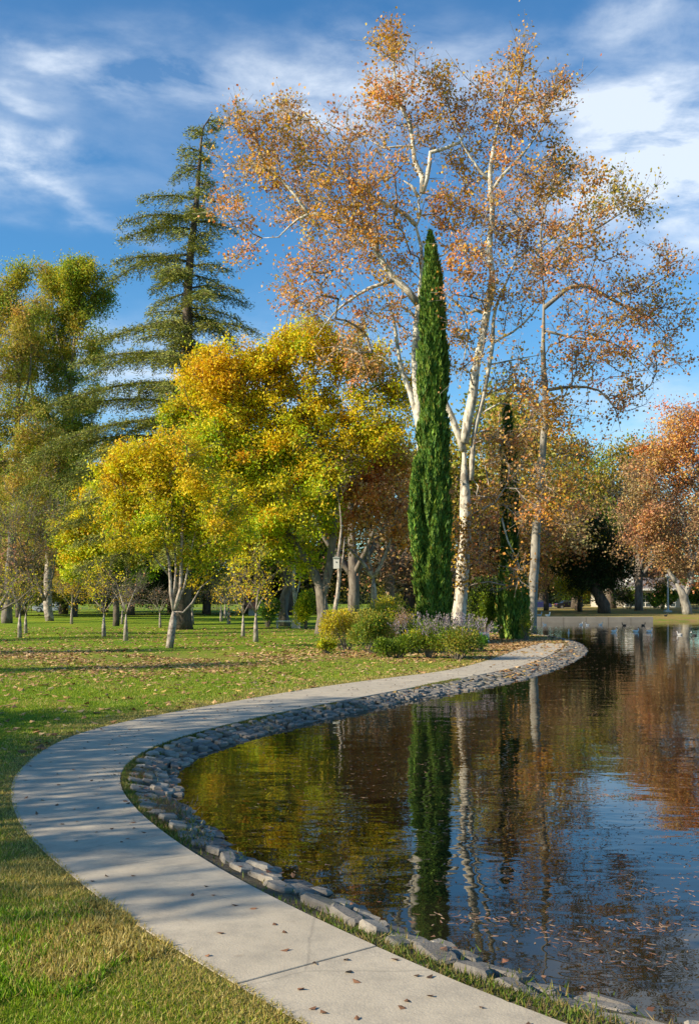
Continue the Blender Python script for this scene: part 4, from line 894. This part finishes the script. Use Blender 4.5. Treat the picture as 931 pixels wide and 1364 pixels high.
for px, D, w, h, lab in [(838, 160, 8, 4.2, 'dark clipped bush in front of the house at its left end'), (872, 168, 4, 3, 'dark bush under the house window at right'), (890, 165, 5, 3.4, 'dark bush near the far lamp base'), (765, 172, 7, 3, 'dark bush beyond the parked dark car'), (925, 158, 7, 4, 'dark bush at the right edge by the forked sycamore')]:
    srow(lab, px, D, w, 3, h, 'dark', 90 + px, 2600, .34, 'green', z0=.2, g=HB)
srow('light green leafy bush by the right end of the house', 882, 150, 4.6, 3, 5.2, 'fresh', 96, 3200, .32, 'green', z0=.2)
for k, px in enumerate(range(-100, 680, 78)):
    D = 132 + 6 * (k % 3); srow(['clipped', 'ragged', 'low', 'broad', 'mounded', 'dusky', 'dense', 'spreading', 'shaggy', 'leafy'][k] + ' dark hedge bush at the back of the lawn, number ' + str(k + 1) + ' from the left' if False else
        'dark hedge bush at the back of the lawn ' + ['beyond the left edge', 'at the left edge', 'under the eucalyptus', 'under the lime crown', 'left of the cedar trunk', 'right of the cedar trunk', 'behind the bench', 'behind the flower bed', 'behind the tall cypress', 'behind the white sycamore'][k], px, D, 15, 5, 7.0, 'dark', 200 + k, 5200, .36, 'olive', name='hedge_bush', z0=.1, g='hedge bushes at the back of the lawn')

# ------------------------------------------------------------------ shade trees outside the left of the frame (they throw the shade over path and lawn)
SH = 'trees left of the frame that shade the path'
SGEO = {'a': crown_geo(301, 'green', h=12, w=9, nA=150, per=60, size=.24, sig=.6, low=.12, pal2='lime')}
for x, y, h, w, lab in SHADE:
    geo_thing('shade_tree', SGEO['a'], (x, y, 0), lab, SH, rz=x, sc=(h / 12 * w, h / 12 * w, h / 12))

# ------------------------------------------------------------------ grass, leaves
def blades(Q, z, hgt, wid, col, name, r, lean=.8):
    n = len(Q); a = r.uniform(0, 2 * pi, n); dx = np.stack([np.cos(a), np.sin(a), np.zeros(n)], 1); b = np.column_stack([Q, z]); th = r.uniform(0, 2 * pi, n); ln = np.abs(r.normal(0, lean, n)) * hgt
    tip = b + np.stack([np.cos(th) * ln, np.sin(th) * ln, hgt], 1); V = np.empty((n, 3, 3)); V[:, 0] = b - dx * wid[:, None]; V[:, 1] = b + dx * wid[:, None]; V[:, 2] = tip
    return mesh_raw(name, V.reshape(-1, 3), np.arange(3 * n), np.full(n, 3), [M['blade']], col=col)
def grass():
    r = np.random.default_rng(5); n = 760000
    D = 3.2 * np.exp(r.random(n) * np.log(34 / 3.2)); x = r.uniform(-.68, .28, n) * D - .5; Q = np.stack([x, D], 1)
    outc = outer[::2]; pp = path_poly[::3]; side = seg_dist(Q, outc); ins = inside(Q, pp)
    # land side only: left of the path, or further than the outer edge
    lawnp = np.vstack([outc, [(20, 60), (-60, 60), (-60, -5), (9, -5)]]); ok = (inside(Q, lawnp) | (side < .035)) & (~ins | (side < .03))
    Q, D, side = Q[ok], D[ok], side[ok]; n = len(Q)
    z = np.where(side < .05, -.008, np.where(side > 2, ground_h(Q, 4)[0], -.005)) - .004
    nz = np.sin(Q[:, 0] * 1.9 + np.sin(Q[:, 1] * 1.3)) * np.sin(Q[:, 1] * 1.7 + 1.1 * np.sin(Q[:, 0] * 2.3)); nz2 = np.sin(Q[:, 0] * 6.1 + 2) * np.sin(Q[:, 1] * 5.3 + np.sin(Q[:, 0] * 4))
    dryp = np.clip(np.exp(-side / .6) * .98 +   .38 * (nz > .35) + .2 * (nz2 > .5) + np.where((D > 23), .12, 0), 0, 1); isd = r.random(n) < dryp
    lush = (np.hypot(Q[:, 0] + 2.05, (Q[:, 1] - 6.0) * .8) < .75 + .25 * nz2)
    g = np.array([(.17, .29, .012), (.24, .36, .016), (.12, .20, .01), (.34, .38, .03)])[r.integers(0, 4, n)]; d = np.array([(.52, .40, .12), (.40, .29, .08), (.58, .48, .18), (.34, .31, .06)])[r.integers(0, 4, n)]
    col = np.where(isd[:, None], d, g) * r.uniform(.75, 1.2, (n, 1)); hh = np.clip(r.normal(.023, .008, n), .008, .06) * np.where(lush, 1.7, 1) * np.where(side < .2, .85, 1) * (1 + .02 * D)
    col[lush & ~isd] = col[lush & ~isd] * [.9, 1.1, .8]
    wid = np.where(lush, .0042, .0024) * (1 + .12 * D)
    tag(link('grass', blades(Q, z, hh, wid, col, 'grass', r)), 'short lawn grass, green with straw-coloured patches along the path', 'grass', kind='stuff')
    # strip of weeds between path and stones
    m = 60000; k = r.integers(0, len(inner) - 1, m); tn = np.gradient(inner, axis=0)[k]; tn /= np.linalg.norm(tn, axis=1)[:, None]; no = np.stack([tn[:, 1], -tn[:, 0]], 1)
    q = inner[k] + tn * r.uniform(0, .25, (m, 1)); tst = inside(q + no * .05, path_poly); no[tst] *= -1; q = q + no * np.abs(r.normal(0, .09, m) * np.where(inner[k][:, 1] < 10.5, 1.9, 1))[:, None] + no * .015
    ok = ~inside(q, path_poly) & (np.sin(k * .21) + np.sin(k * .077 + 2) + r.normal(0, .3, m) > (-.7)) & (q[:, 1] < 26); q = q[ok]; D = q[:, 1]; z = np.maximum(ground_h(q)[0], -.06); n = len(q)
    col = np.array([(.13, .20, .02), (.22, .20, .05), (.30, .22, .09), (.10, .16, .015)])[r.integers(0, 4, n)] * r.uniform(.7, 1.15, (n, 1))
    tag(link('weeds', blades(q, z, np.clip(r.normal(.034, .014, n), .008, .08), .0035 * (1 + .1 * D), col, 'weeds', r)), 'weedy grass strip between the concrete path and the edging stones', 'weeds', kind='stuff')
grass()
def tussock(label, px, py, w, d, h, cols, seed, n):
    r = np.random.default_rng(seed); p = G(px, py); Q = np.stack([r.normal(0, w * .26, n), r.normal(0, d * .26, n)], 1); cc = np.array(cols)[r.integers(0, len(cols), n)] * r.uniform(.7, 1.2, (n, 1))
    o = link('tussock', blades(Q, np.zeros(n) - .05, np.clip(r.normal(h, h * .3, n), .02, None), np.full(n, .005), cc, 'tussock', r, 1.1), None, (p[0], p[1], ground_z(p[0], p[1]) + .02)); tag(o, label, 'plant', 'dry plants between path and stones')
tussock('green-brown tuft growing at the sharpest bend of the path', 171, 1030, .42, .8, .06, [(.16, .20, .04), (.24, .20, .06), (.30, .17, .10)], 401, 1500)
tussock('wide reddish-brown patch of dry plants on the pond side of the path bend', 196, 1082, .55, 1.3, .05, [(.24, .14, .09), (.17, .13, .07), (.30, .20, .13), (.14, .15, .05)], 402, 3600)

def fallen():
    r = np.random.default_rng(9)
    def flat_leaves(Q, z, size, cols, name, label, up=.25, cat='leaves', matn='dry_leaf'):
        n = len(Q); nv = np.stack([r.normal(0, up, n), r.normal(0, up, n), np.ones(n)], 1); c = np.column_stack([Q, z + .012]); ax = np.cross(nv, r.normal(size=(n, 3))); V = leaf_quads(c, size, r, .8, ax, nv, .35)
        col = np.array(cols)[r.integers(0, len(cols), n)] * r.uniform(.65, 1.2, (n, 1)); tag(link(name, quads_mesh(name, V, col, M[matn])), label, cat, kind='stuff')
    tan = [(.46, .28, .13), (.34, .18, .08), (.55, .38, .20), (.26, .13, .06), (.48, .32, .10)]
    n = 60000; D = r.uniform(13, 70, n); x = (r.uniform(-.40, .30, n)) * D; Q = np.stack([x, D], 1); cl = np.sin(Q[:, 0] * .5 + 1.3) * np.sin(D * .37) ; dens = np.clip(np.exp(-((D - 34) / 6.5) ** 2) * np.clip(.55 + .9 * cl + .5 * np.sin(Q[:, 0] * 1.7 + 2 * np.sin(D * .9)), 0, 1.2) + .06 + .10 * (D > 40), 0, 1) ; ok = r.random(n) < dens; Q = Q[ok]; ok = ~inside(Q, pond) & (ground_h(Q, 3)[2] > .0); Q = Q[ok]
    flat_leaves(Q, ground_h(Q, 3)[0] + .02, .15, tan, 'fallen_leaves', 'tan fallen leaves scattered over the lawn')
    n = 5200; Q = np.stack([r.normal(7.6, 2.0, n), r.normal(44, 6, n)], 1); s, dp = ground_h(Q)[1:]; ok = (s > .9) & ((dp > 0) | (r.random(n) < .12)); Q = Q[ok]; flat_leaves(Q, np.maximum(ground_h(Q)[0], 0) + .01, .17, tan, 'fallen_leaves', 'brown leaf litter banked beside the path tip under the cypress')
    n = 420; k = r.integers(18, len(inner) - 8, n); f = r.random(n) ** 1.0; q = inner[k] * (1 - f[:, None] * .95) ; 
    oi = np.array([outer[np.argmin(np.linalg.norm(outer - inner[j], axis=1))] for j in k]); q = inner[k] * (1 - f[:, None]) + oi * f[:, None] + r.normal(0, .06, (n, 2)); q = q[inside(q, path_poly)]; flat_leaves(q, np.zeros(len(q)) - .006, .05, [(.16, .08, .045), (.26, .13, .07), (.10, .06, .04)], 'path_leaves', 'dark dead leaves and twigs scattered on the concrete path')
    n = 900; k = r.integers(0, len(stones), n); q = np.array([stones[j][0] for j in k]) + r.normal(0, .10, (n, 2)); z = np.array([stones[j][1] for j in k]) + .03; flat_leaves(q, z, .055, [(.22, .10, .06), (.32, .17, .10), (.14, .08, .05)], 'stone_leaves', 'dead leaves caught between the edging stones')
    # floating leaves: clusters near the shore, sparse beyond
    P0 = []
    for _ in range(64):
        D = r.uniform(6.3, 13) if r.random() < .62 else r.uniform(13, 45); px = r.uniform(600, 940) if D < 13 else r.uniform(420, 960); c = np.array([(px - CX) / F * D, D]); m = int(r.integers(5, 34) if D < 16 else r.integers(1, 10)); P0.append(c + r.normal(0, 1, (m, 2)) * [.20, .09] * (1 + (D > 13) * .8))
    Q = np.concatenate(P0); x = r.uniform(-.10, .36, 4200); D = 8 + 60 * r.random(4200) ** 1.3; Q = np.vstack([Q, np.stack([x * D, D], 1)]); Q = Q[inside(Q, pond) & (seg_dist(Q, pond, True) > .12)]
    flat_leaves(Q, np.full(len(Q), WZ - .010), .055, [(.30, .17, .12), (.22, .12, .08), (.36, .24, .15), (.16, .09, .06)], 'floating_leaves', 'reddish-brown leaves floating in rafts on the pond', up=.04)
fallen()

# ------------------------------------------------------------------ far shore wall, bank stones
M['wall'] = plain('pale_concrete_wall', (.25, .23, .20), .9, noise=.9, nscale=1.5, bump=.01)
M['white'] = plain('white_paint', (.78, .76, .70), .5, noise=.12); M['plaster'] = plain('cream_plaster', (.45, .40, .32), .8, noise=.3, nscale=2); M['glass'] = plain('window_glass', (.05, .07, .08), .08, noise=.1); M['roof'] = plain('grey_shingle', (.22, .19, .18), .85, noise=.5, nscale=3, bump=.02)
def far_wall():
    t = tag(link('kerb_wall', None), 'low pale concrete wall holding the far shore of the pond', 'wall')
    xs = np.linspace(P(690, 831, 90)[0], P(868, 831, 90)[0], 7)
    for a, b in zip(xs[:-1], xs[1:]): MB().box(((a + b) / 2, 89.95, 0.0), (b - a - .03, .6, .66 + random.uniform(-.01, .01)), bev=.03).build('wall_panel', M['wall'], t)
far_wall()

# ------------------------------------------------------------------ house
def house():
    D = 186.0; k = D / F; X = lambda px: (px - CX) * k; Z = lambda py: CH - (py - HOR) * k
    t = thing('house', 'low white-trimmed house with glazed doors half hidden beyond the far bank', 'house', (X(860), D, .2)); ox, oz = X(860), .2
    x0, x1 = X(800) - ox, X(905) - ox; ze = Z(786) - oz; zr = Z(771) - oz
    MB().box(((x0 + x1) / 2, 4, ze / 2), (x1 - x0, 8, ze)).build('wall', M['plaster'], t)
    rf = MB().poly([(-1.4, ze), (4, zr), (9.4, ze), (9.4, ze + .25), (4, zr + .3), (-1.4, ze + .25)], x0 - .8, x1 + .8, axis='x').build('roof', M['roof'], t)
    MB().box((X(842) - ox, 2.2, zr + .1), (1.3, 1.1, 2.8)).build('chimney', M['white'], rf); MB().box((X(829) - ox, 1.0, ze + 1.0), (1.8, 1.0, 1.0)).build('dormer', M['white'], rf)
    MB().box(((x0 + x1) / 2, -1.48, ze + .1), (x1 - x0 + 1.6, .14, .34)).build('fascia', M['white'], t)
    for cx in (866, 851, 884, 830): MB().box((X(cx) - ox, -1.1, ze / 2), (.26, .26, ze)).build('porch_post', M['white'], t)
    for cx in (859, 892, 838):
        f = MB(); a, b = X(cx) - ox - 1.0, X(cx) - ox + 1.0; h = 2.3
        for xx in (a, (a + b) / 2, b): f.box((xx, -.06, h / 2), (.12, .1, h))
        for zz in (.06, h * .35, h * .7, h): f.box(((a + b) / 2, -.07, zz), (2.1, .11, .1))
        fr = f.build('window', M['white'], t); MB().box(((a + b) / 2, -.02, h / 2), (2, .03, h)).build('pane', M['glass'], fr)
house()

# ------------------------------------------------------------------ cars
M['rubber'] = plain('tyre_rubber', (.02, .02, .02), .8); M['rim'] = plain('steel_rim', (.4, .4, .42), .35, .7); M['lamp'] = plain('headlight', (.7, .7, .65), .2); M['taillight'] = plain('tail_light', (.4, .02, .02), .3)
def car(label, px, D, paint, rz=0, z=None):
    k = D / F; t = thing('parked_car', label, 'car', ((px - CX) * k, D, z), 'parked cars beyond the far bank', rz)
    prof = [(-2.2, .35), (-2.25, .75), (-2.1, .92), (-1.35, 1.0), (-.75, 1.40), (.55, 1.42), (1.2, 1.02), (2.05, .86), (2.25, .62), (2.2, .32), (1.75, .28), (1.6, .6), (1.1, .6), (.95, .28), (-1.0, .26), (-1.15, .6), (-1.65, .6), (-1.8, .28)]
    mb = MB(); n = len(prof)
    low = [p for p in prof]; V = []
    for y, s in ((-.86, .96), (-.80, 1.0), (.80, 1.0), (.86, .96)):
        V += [(p[0] * (s if abs(y) > .82 else 1), y * (1 if p[1] < 1.05 else .82), p[1] * (1 if abs(y) < .82 else .99)) for p in prof]
    Fs = [tuple(range(n - 1, -1, -1)), tuple(3 * n + i for i in range(n))]
    for q in range(3): Fs += [(q * n + i, q * n + (i + 1) % n, (q + 1) * n + (i + 1) % n, (q + 1) * n + i) for i in range(n)]
    mb.add(V, Fs); mb.build('body', paint, t)
    for sg in (-1, 1): MB().add([(-1.2, sg * .80, 1.02), (1.05, sg * .80, 1.02), (.5, sg * .725, 1.36), (-.7, sg * .725, 1.36)], [(0, 1, 2, 3)]).poly([(-1.18, 1.03), (1.0, 1.03), (.5, 1.35), (-.7, 1.35)], sg * .73, sg * .79).build('window', M['glass'], t)
    MB().add([(1.18, -.62, 1.05), (1.18, .62, 1.05), (.60, .6, 1.41), (.60, -.6, 1.41), (1.22, -.62, 1.07), (1.22, .62, 1.07), (.64, .6, 1.43), (.64, -.6, 1.43)], [(0, 1, 2, 3), (7, 6, 5, 4), (0, 4, 5, 1), (1, 5, 6, 2), (2, 6, 7, 3), (3, 7, 4, 0)]).build('windscreen', M['glass'], t)
    for wx in (-1.4, 1.35):
        for wy in (-.78, .78):
            w = MB().tube([(wx, wy - .11, .33), (wx, wy + .11, .33)], .33, 14).build('wheel', M['rubber'], t); MB().tube([(wx, wy - .125, .33), (wx, wy + .125, .33)], .19, 10).build('rim', M['rim'], w)
    for wy in (-.6, .6): MB().box((2.2, wy, .68), (.12, .34, .14), bev=.02).build('headlight', M['lamp'], t); MB().box((-2.2, wy, .78), (.1, .3, .14), bev=.02).build('tail_light', M['taillight'], t)
car('black hatchback parked on the road beyond the far bank', 757, 168, plain('black_paint', (.012, .012, .018), .25), .1, -.1 + .2)
car('dark blue car partly hidden at the left of the black hatchback', 716, 166, plain('blue_paint', (.02, .025, .10), .25), -.1, .1)
car('silver-blue car glimpsed under the lime tree, far left', 70, 128, plain('silver_paint', (.30, .34, .42), .3), 0, .1)
# far road behind
m_, T_ = mat('asphalt'); T_.n('ShaderNodeOutputMaterial', Surface=bsdf(T_, Base_Color=T_.mix(T_.noise(T_.n('ShaderNodeTexCoord').outputs['Object'], 8, 5), c3(.045, .045, .045), c3(.07, .068, .065)), Roughness=.9))
tag(MB().box((20, 170, .215), (420, 6.5, .03)).build('road', m_), kind='structure')

# ------------------------------------------------------------------ bench, table, box, stakes
M['bench'] = plain('pale_concrete', (.62, .60, .55), .8, noise=.2)
M['greybox'] = plain('grey_block', (.34, .35, .33), .8, noise=.3)
p = G(386, 837); t = thing('concrete_bench', 'white-topped concrete bench with a square grey end block, by the dark leaning trunk', 'bench', (p[0], p[1], 0))
MB().box((-.38, 0, .47), (1.05, .5, .10), bev=.02).build('seat', M['bench'], t); MB().box((-.82, 0, .21), (.12, .42, .42), bev=.01).build('leg', M['greybox'], t); MB().box((.42, 0, .32), (.56, .6, .66), bev=.02).build('end_block', M['greybox'], t)
p = G(366, 831); t = thing('picnic_table', 'small pale picnic table standing behind the concrete bench', 'table', (p[0], p[1], 0))
MB().box((0, 0, .72), (1.5, .8, .07), bev=.01).build('tabletop', M['bench'], t)
for sx in (-.5, .5): MB().box((sx, 0, .34), (.12, .5, .68), taper=.7).build('leg', M['greybox'], t)
for sy in (-.7, .7): MB().box((0, sy, .43), (1.5, .26, .06), bev=.01).build('seat', M['bench'], t)
p = G(350, 824); MBx = MB().box((0, 0, .45), (3.4, 1.2, .9)); 
t = thing('garden_shed', 'low terracotta-roofed shelter far behind the picnic table', 'shed', (p[0], p[1] + 4, .05)); MBx.build('wall', M['greybox'], t); MB().poly([(-1.1, .9), (0, 1.5), (1.1, .9)], -1.9, 1.9, axis='x').build('roof', plain('terracotta', (.45, .16, .08), .8), t)
p = G(377, 831); photo_tree('bare_tree', 'dark leaning trunk behind the left end of the bench', 'tree', (380, 834), [([(380, 834), (377, 815), (380, 792), (388, 770), (392, 740), (390, 700)], .42, .16), ([(384, 780), (374, 740)], .16, .08)], [(385, 710, 26, 30, 18, 'green')], 501, D=72, leaf=(20, .2, .4), limb_bark='bark_mid', rtip=.015)
photo_tree('birch_tree', 'slim white trunk rising behind the right end of the bench', 'tree', (395, 834), [([(395, 836), (393, 800), (391, 770), (393, 735), (388, 700)], .15, .07), ([(393, 800), (399, 775), (400, 750)], .07, .04)], [(392, 700, 22, 28, 20, 'lime'), (400, 740, 14, 18, 8, 'lime')], 502, D=70, leaf=(16, .18, .35), limb_bark='syc', rtip=.013)
photo_tree('slim_tree', 'crooked pale slender trunk carrying the grey birdhouse', 'tree', (444, 846), [([(444, 848), (446, 815), (450, 790), (452, 765), (451, 740), (455, 705), (452, 670)], .14, .07), ([(452, 770), (457, 740), (459, 715)], .06, .04)], [(450, 660, 20, 26, 14, 'ochre')], 503, D=55, leaf=(14, .16, .3), limb_bark='bark_pale', rtip=.012)
k = 54.6 / F; q = P(448, 750, 54.6); t = thing('birdhouse', 'pale grey upright box hung on the crooked slender trunk', 'birdhouse', q - np.array([0, 0, .33]))
MB().box((0, 0, .30), (.32, .22, .56), bev=.01).build('box', M['bench'], t); MB().poly([(-.20, .58), (.20, .58), (.20, .62), (0, .70), (-.20, .62)], -.15, .13).build('roof', M['greybox'], t); MB().tube([(0, -.13, .38), (0, -.105, .38)], .035, 10).build('entrance', M['rubber'], t)
photo_tree('sapling', 'thin bare sapling standing alone left of the flower bed', 'tree', (435, 862), [([(435, 862), (434, 830), (433, 800), (434, 780)], .03, .012), ([(434, 822), (442, 818)], .015, .01)], [(434, 785, 8, 12, 8, 'rust')], 504, leaf=(1, .08, .1), barkm='bark_pale', rtip=.005, twig=2, twl=.25, hop=.3)
p = G(644, 856); t = thing('marker_block', 'small pale square block beside the glossy plant right of the sages', 'block', (p[0] + .02, p[1], -.02)); MB().box((0, 0, .26), (.42, .34, .46), bev=.025).build('block', M['bench'], t); MB().box((0, 0, .03), (.5, .42, .08), bev=.01).build('footing', M['greybox'], t)
p = G(870, 822); t = thing('lamp_post', 'slim pale lamp post base standing by the forked sycamore', 'lamp post', ((889 - CX) / F * 125, 125, .2)); MB().tube([(0, 0, 0), (0, 0, .5), (0, 0, 4.2)], [.22, .12, .09], 10).build('post', M['bench'], t); MB().ball((0, 0, 4.45), (.3, .3, .3), 10, 8).build('lamp_shade', M['white'], t); MB().box((0, 0, .1), (.8, .8, .25), bev=.03).build('base', M['bench'], t)

# ------------------------------------------------------------------ birds
M['wf'] = plain('white_feathers', (.80, .78, .74), .8, noise=.1); M['bf'] = plain('brown_feathers', (.10, .07, .05), .8); M['gf'] = plain('grey_feathers', (.42, .42, .42), .8); M['beak'] = plain('orange_beak', (.6, .25, .03), .5); M['df'] = plain('dark_feathers', (.03, .03, .03), .8)
def bird(label, px, py, s, rz, body, head, upright=False, land=None):
    z = WZ if land is None else land; D = Gd(py, z); x = (px - CX) / F * D
    t = thing('duck', label, 'bird', (x, D, z - (.03 if land is None else 0)), 'waterbirds on the pond' if land is None else 'birds on the far bank', rz); s *= .52; t.scale = (s,) * 3
    mb = MB(); n = 9; u = np.linspace(0, 1, n); xs = -.26 + .5 * u; rr = np.array([.015, .06, .10, .125, .13, .125, .105, .07, .02]); zz = np.array([.17, .14, .11, .095, .09, .095, .11, .13, .15])
    mb.tube(np.stack([xs, xs * 0, zz], 1), rr, 12, squash=.85)
    nk = [(.17, 0, .13), (.22, 0, .20), (.225, 0, .29), (.235, 0, .36)] if not upright else [(.17, 0, .13), (.20, 0, .24), (.20, 0, .36), (.22, 0, .46)]
    mb.tube(catmull(nk, .04), .045, 8); mb.build('body', body, t, smooth_f=True)
    for sy in (-1, 1): MB().ball((-.03, sy * .085, .14), (.17, .035, .07), 10, 6).build('wing', body if body is not M['bf'] else M['df'], t, smooth_f=True)
    h = np.array(nk[-1]); MB().ball(h + (.02, 0, .02), (.065, .05, .052), 10, 8).build('head', head, t, smooth_f=True); MB().tube([h + (.07, 0, .012), h + (.15, 0, -.005)], [.02, .008], 6).build('beak', M['beak'], t)
for a in [('white duck with a dark raised head, left one of three in a row', 817, 842, 1.5, .2, 'wf', 'df'), ('white duck with a dark head, middle one of three in a row', 846, 842, 1.5, 0, 'wf', 'df'), ('white duck with a dark head, right one of three in a row', 864, 842, 1.5, .1, 'wf', 'df'),
          ('slender white bird upright near the stony tip, nearest of the birds', 757, 843, 1.0, 1.4, 'wf', 'wf', True), ('grey duck floating by itself toward the right edge', 905, 846, 1.2, 2.9, 'gf', 'gf'), ('black-backed duck with white breast at the right edge', 924, 847, 1.2, 3.0, 'df', 'wf'),
          ('tiny white duck, left one of the distant pair below the wall', 773, 832.5, 1.3, .3, 'wf', 'wf'), ('tiny white duck, right one of the distant pair below the wall', 782, 833, 1.2, 2.6, 'wf', 'wf'), ('tiny white duck alone near the middle of the far wall', 799, 832.5, 1.2, 0, 'wf', 'gf'),
          ('brown duck in the shade of the far wall, left of two', 831, 833.5, 1.3, 3.0, 'bf', 'bf'), ('brown duck in the shade of the far wall, right of two', 856, 833.5, 1.3, .2, 'bf', 'bf'), ('tiny pale duck at the left end of the far wall', 725, 832.5, 1.1, 2.8, 'wf', 'gf')]:
    nm, px, py, s, rz, b, h = a[:7]; bird(nm, px, py, s, rz, M[b], M[h], upright=len(a) > 7)
for lab, px, D, s, b in [('white goose resting on the grass left of the far wall', 729, 96, 2.0, 'wf'), ('dark bird standing on the leafy far bank', 886, 97, 1.6, 'df'), ('grey goose on the grass behind the dark cypress base', 718, 97, 2.0, 'gf')]:
    t = None; z = .22; bird(lab, px, F * (CH - z) / D + HOR, s, .4, M[b], M[b], land=z)

# ------------------------------------------------------------------ far wood closing the view
def far_wood():
    r = np.random.default_rng(77); n = 52000; x = r.uniform(-230, 260, n); y = 268 + .02 * x + r.uniform(-9, 9, n)
    top = 10 + 2.5 * np.sin(x * .11) + 2 * np.sin(x * .31 + 1) + 1.5 * np.sin(x * .73 + 2); z = .2 + top * r.random(n) ** .8 * (1 - np.abs(y - 268 - .02 * x) / 9 * .35)
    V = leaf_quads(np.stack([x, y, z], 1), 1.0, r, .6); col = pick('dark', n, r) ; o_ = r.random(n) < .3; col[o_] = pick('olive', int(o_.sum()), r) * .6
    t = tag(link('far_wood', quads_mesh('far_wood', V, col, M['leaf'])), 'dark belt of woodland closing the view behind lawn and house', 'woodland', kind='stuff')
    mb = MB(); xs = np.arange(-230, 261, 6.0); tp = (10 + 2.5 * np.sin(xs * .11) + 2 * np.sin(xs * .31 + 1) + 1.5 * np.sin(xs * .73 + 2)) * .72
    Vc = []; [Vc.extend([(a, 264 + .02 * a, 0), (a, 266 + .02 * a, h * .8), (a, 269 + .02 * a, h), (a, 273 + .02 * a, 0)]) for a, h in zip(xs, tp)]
    mb.add(Vc, [(4 * i + k, 4 * i + k + 1, 4 * i + k + 5, 4 * i + k + 4) for i in range(len(xs) - 1) for k in range(3)]); mb.build('dark_wood_core', M['shaded_core'], t)['kind'] = 'stuff'  # solid core blocking sky gaps in the belt, shade put into its colour
far_wood()
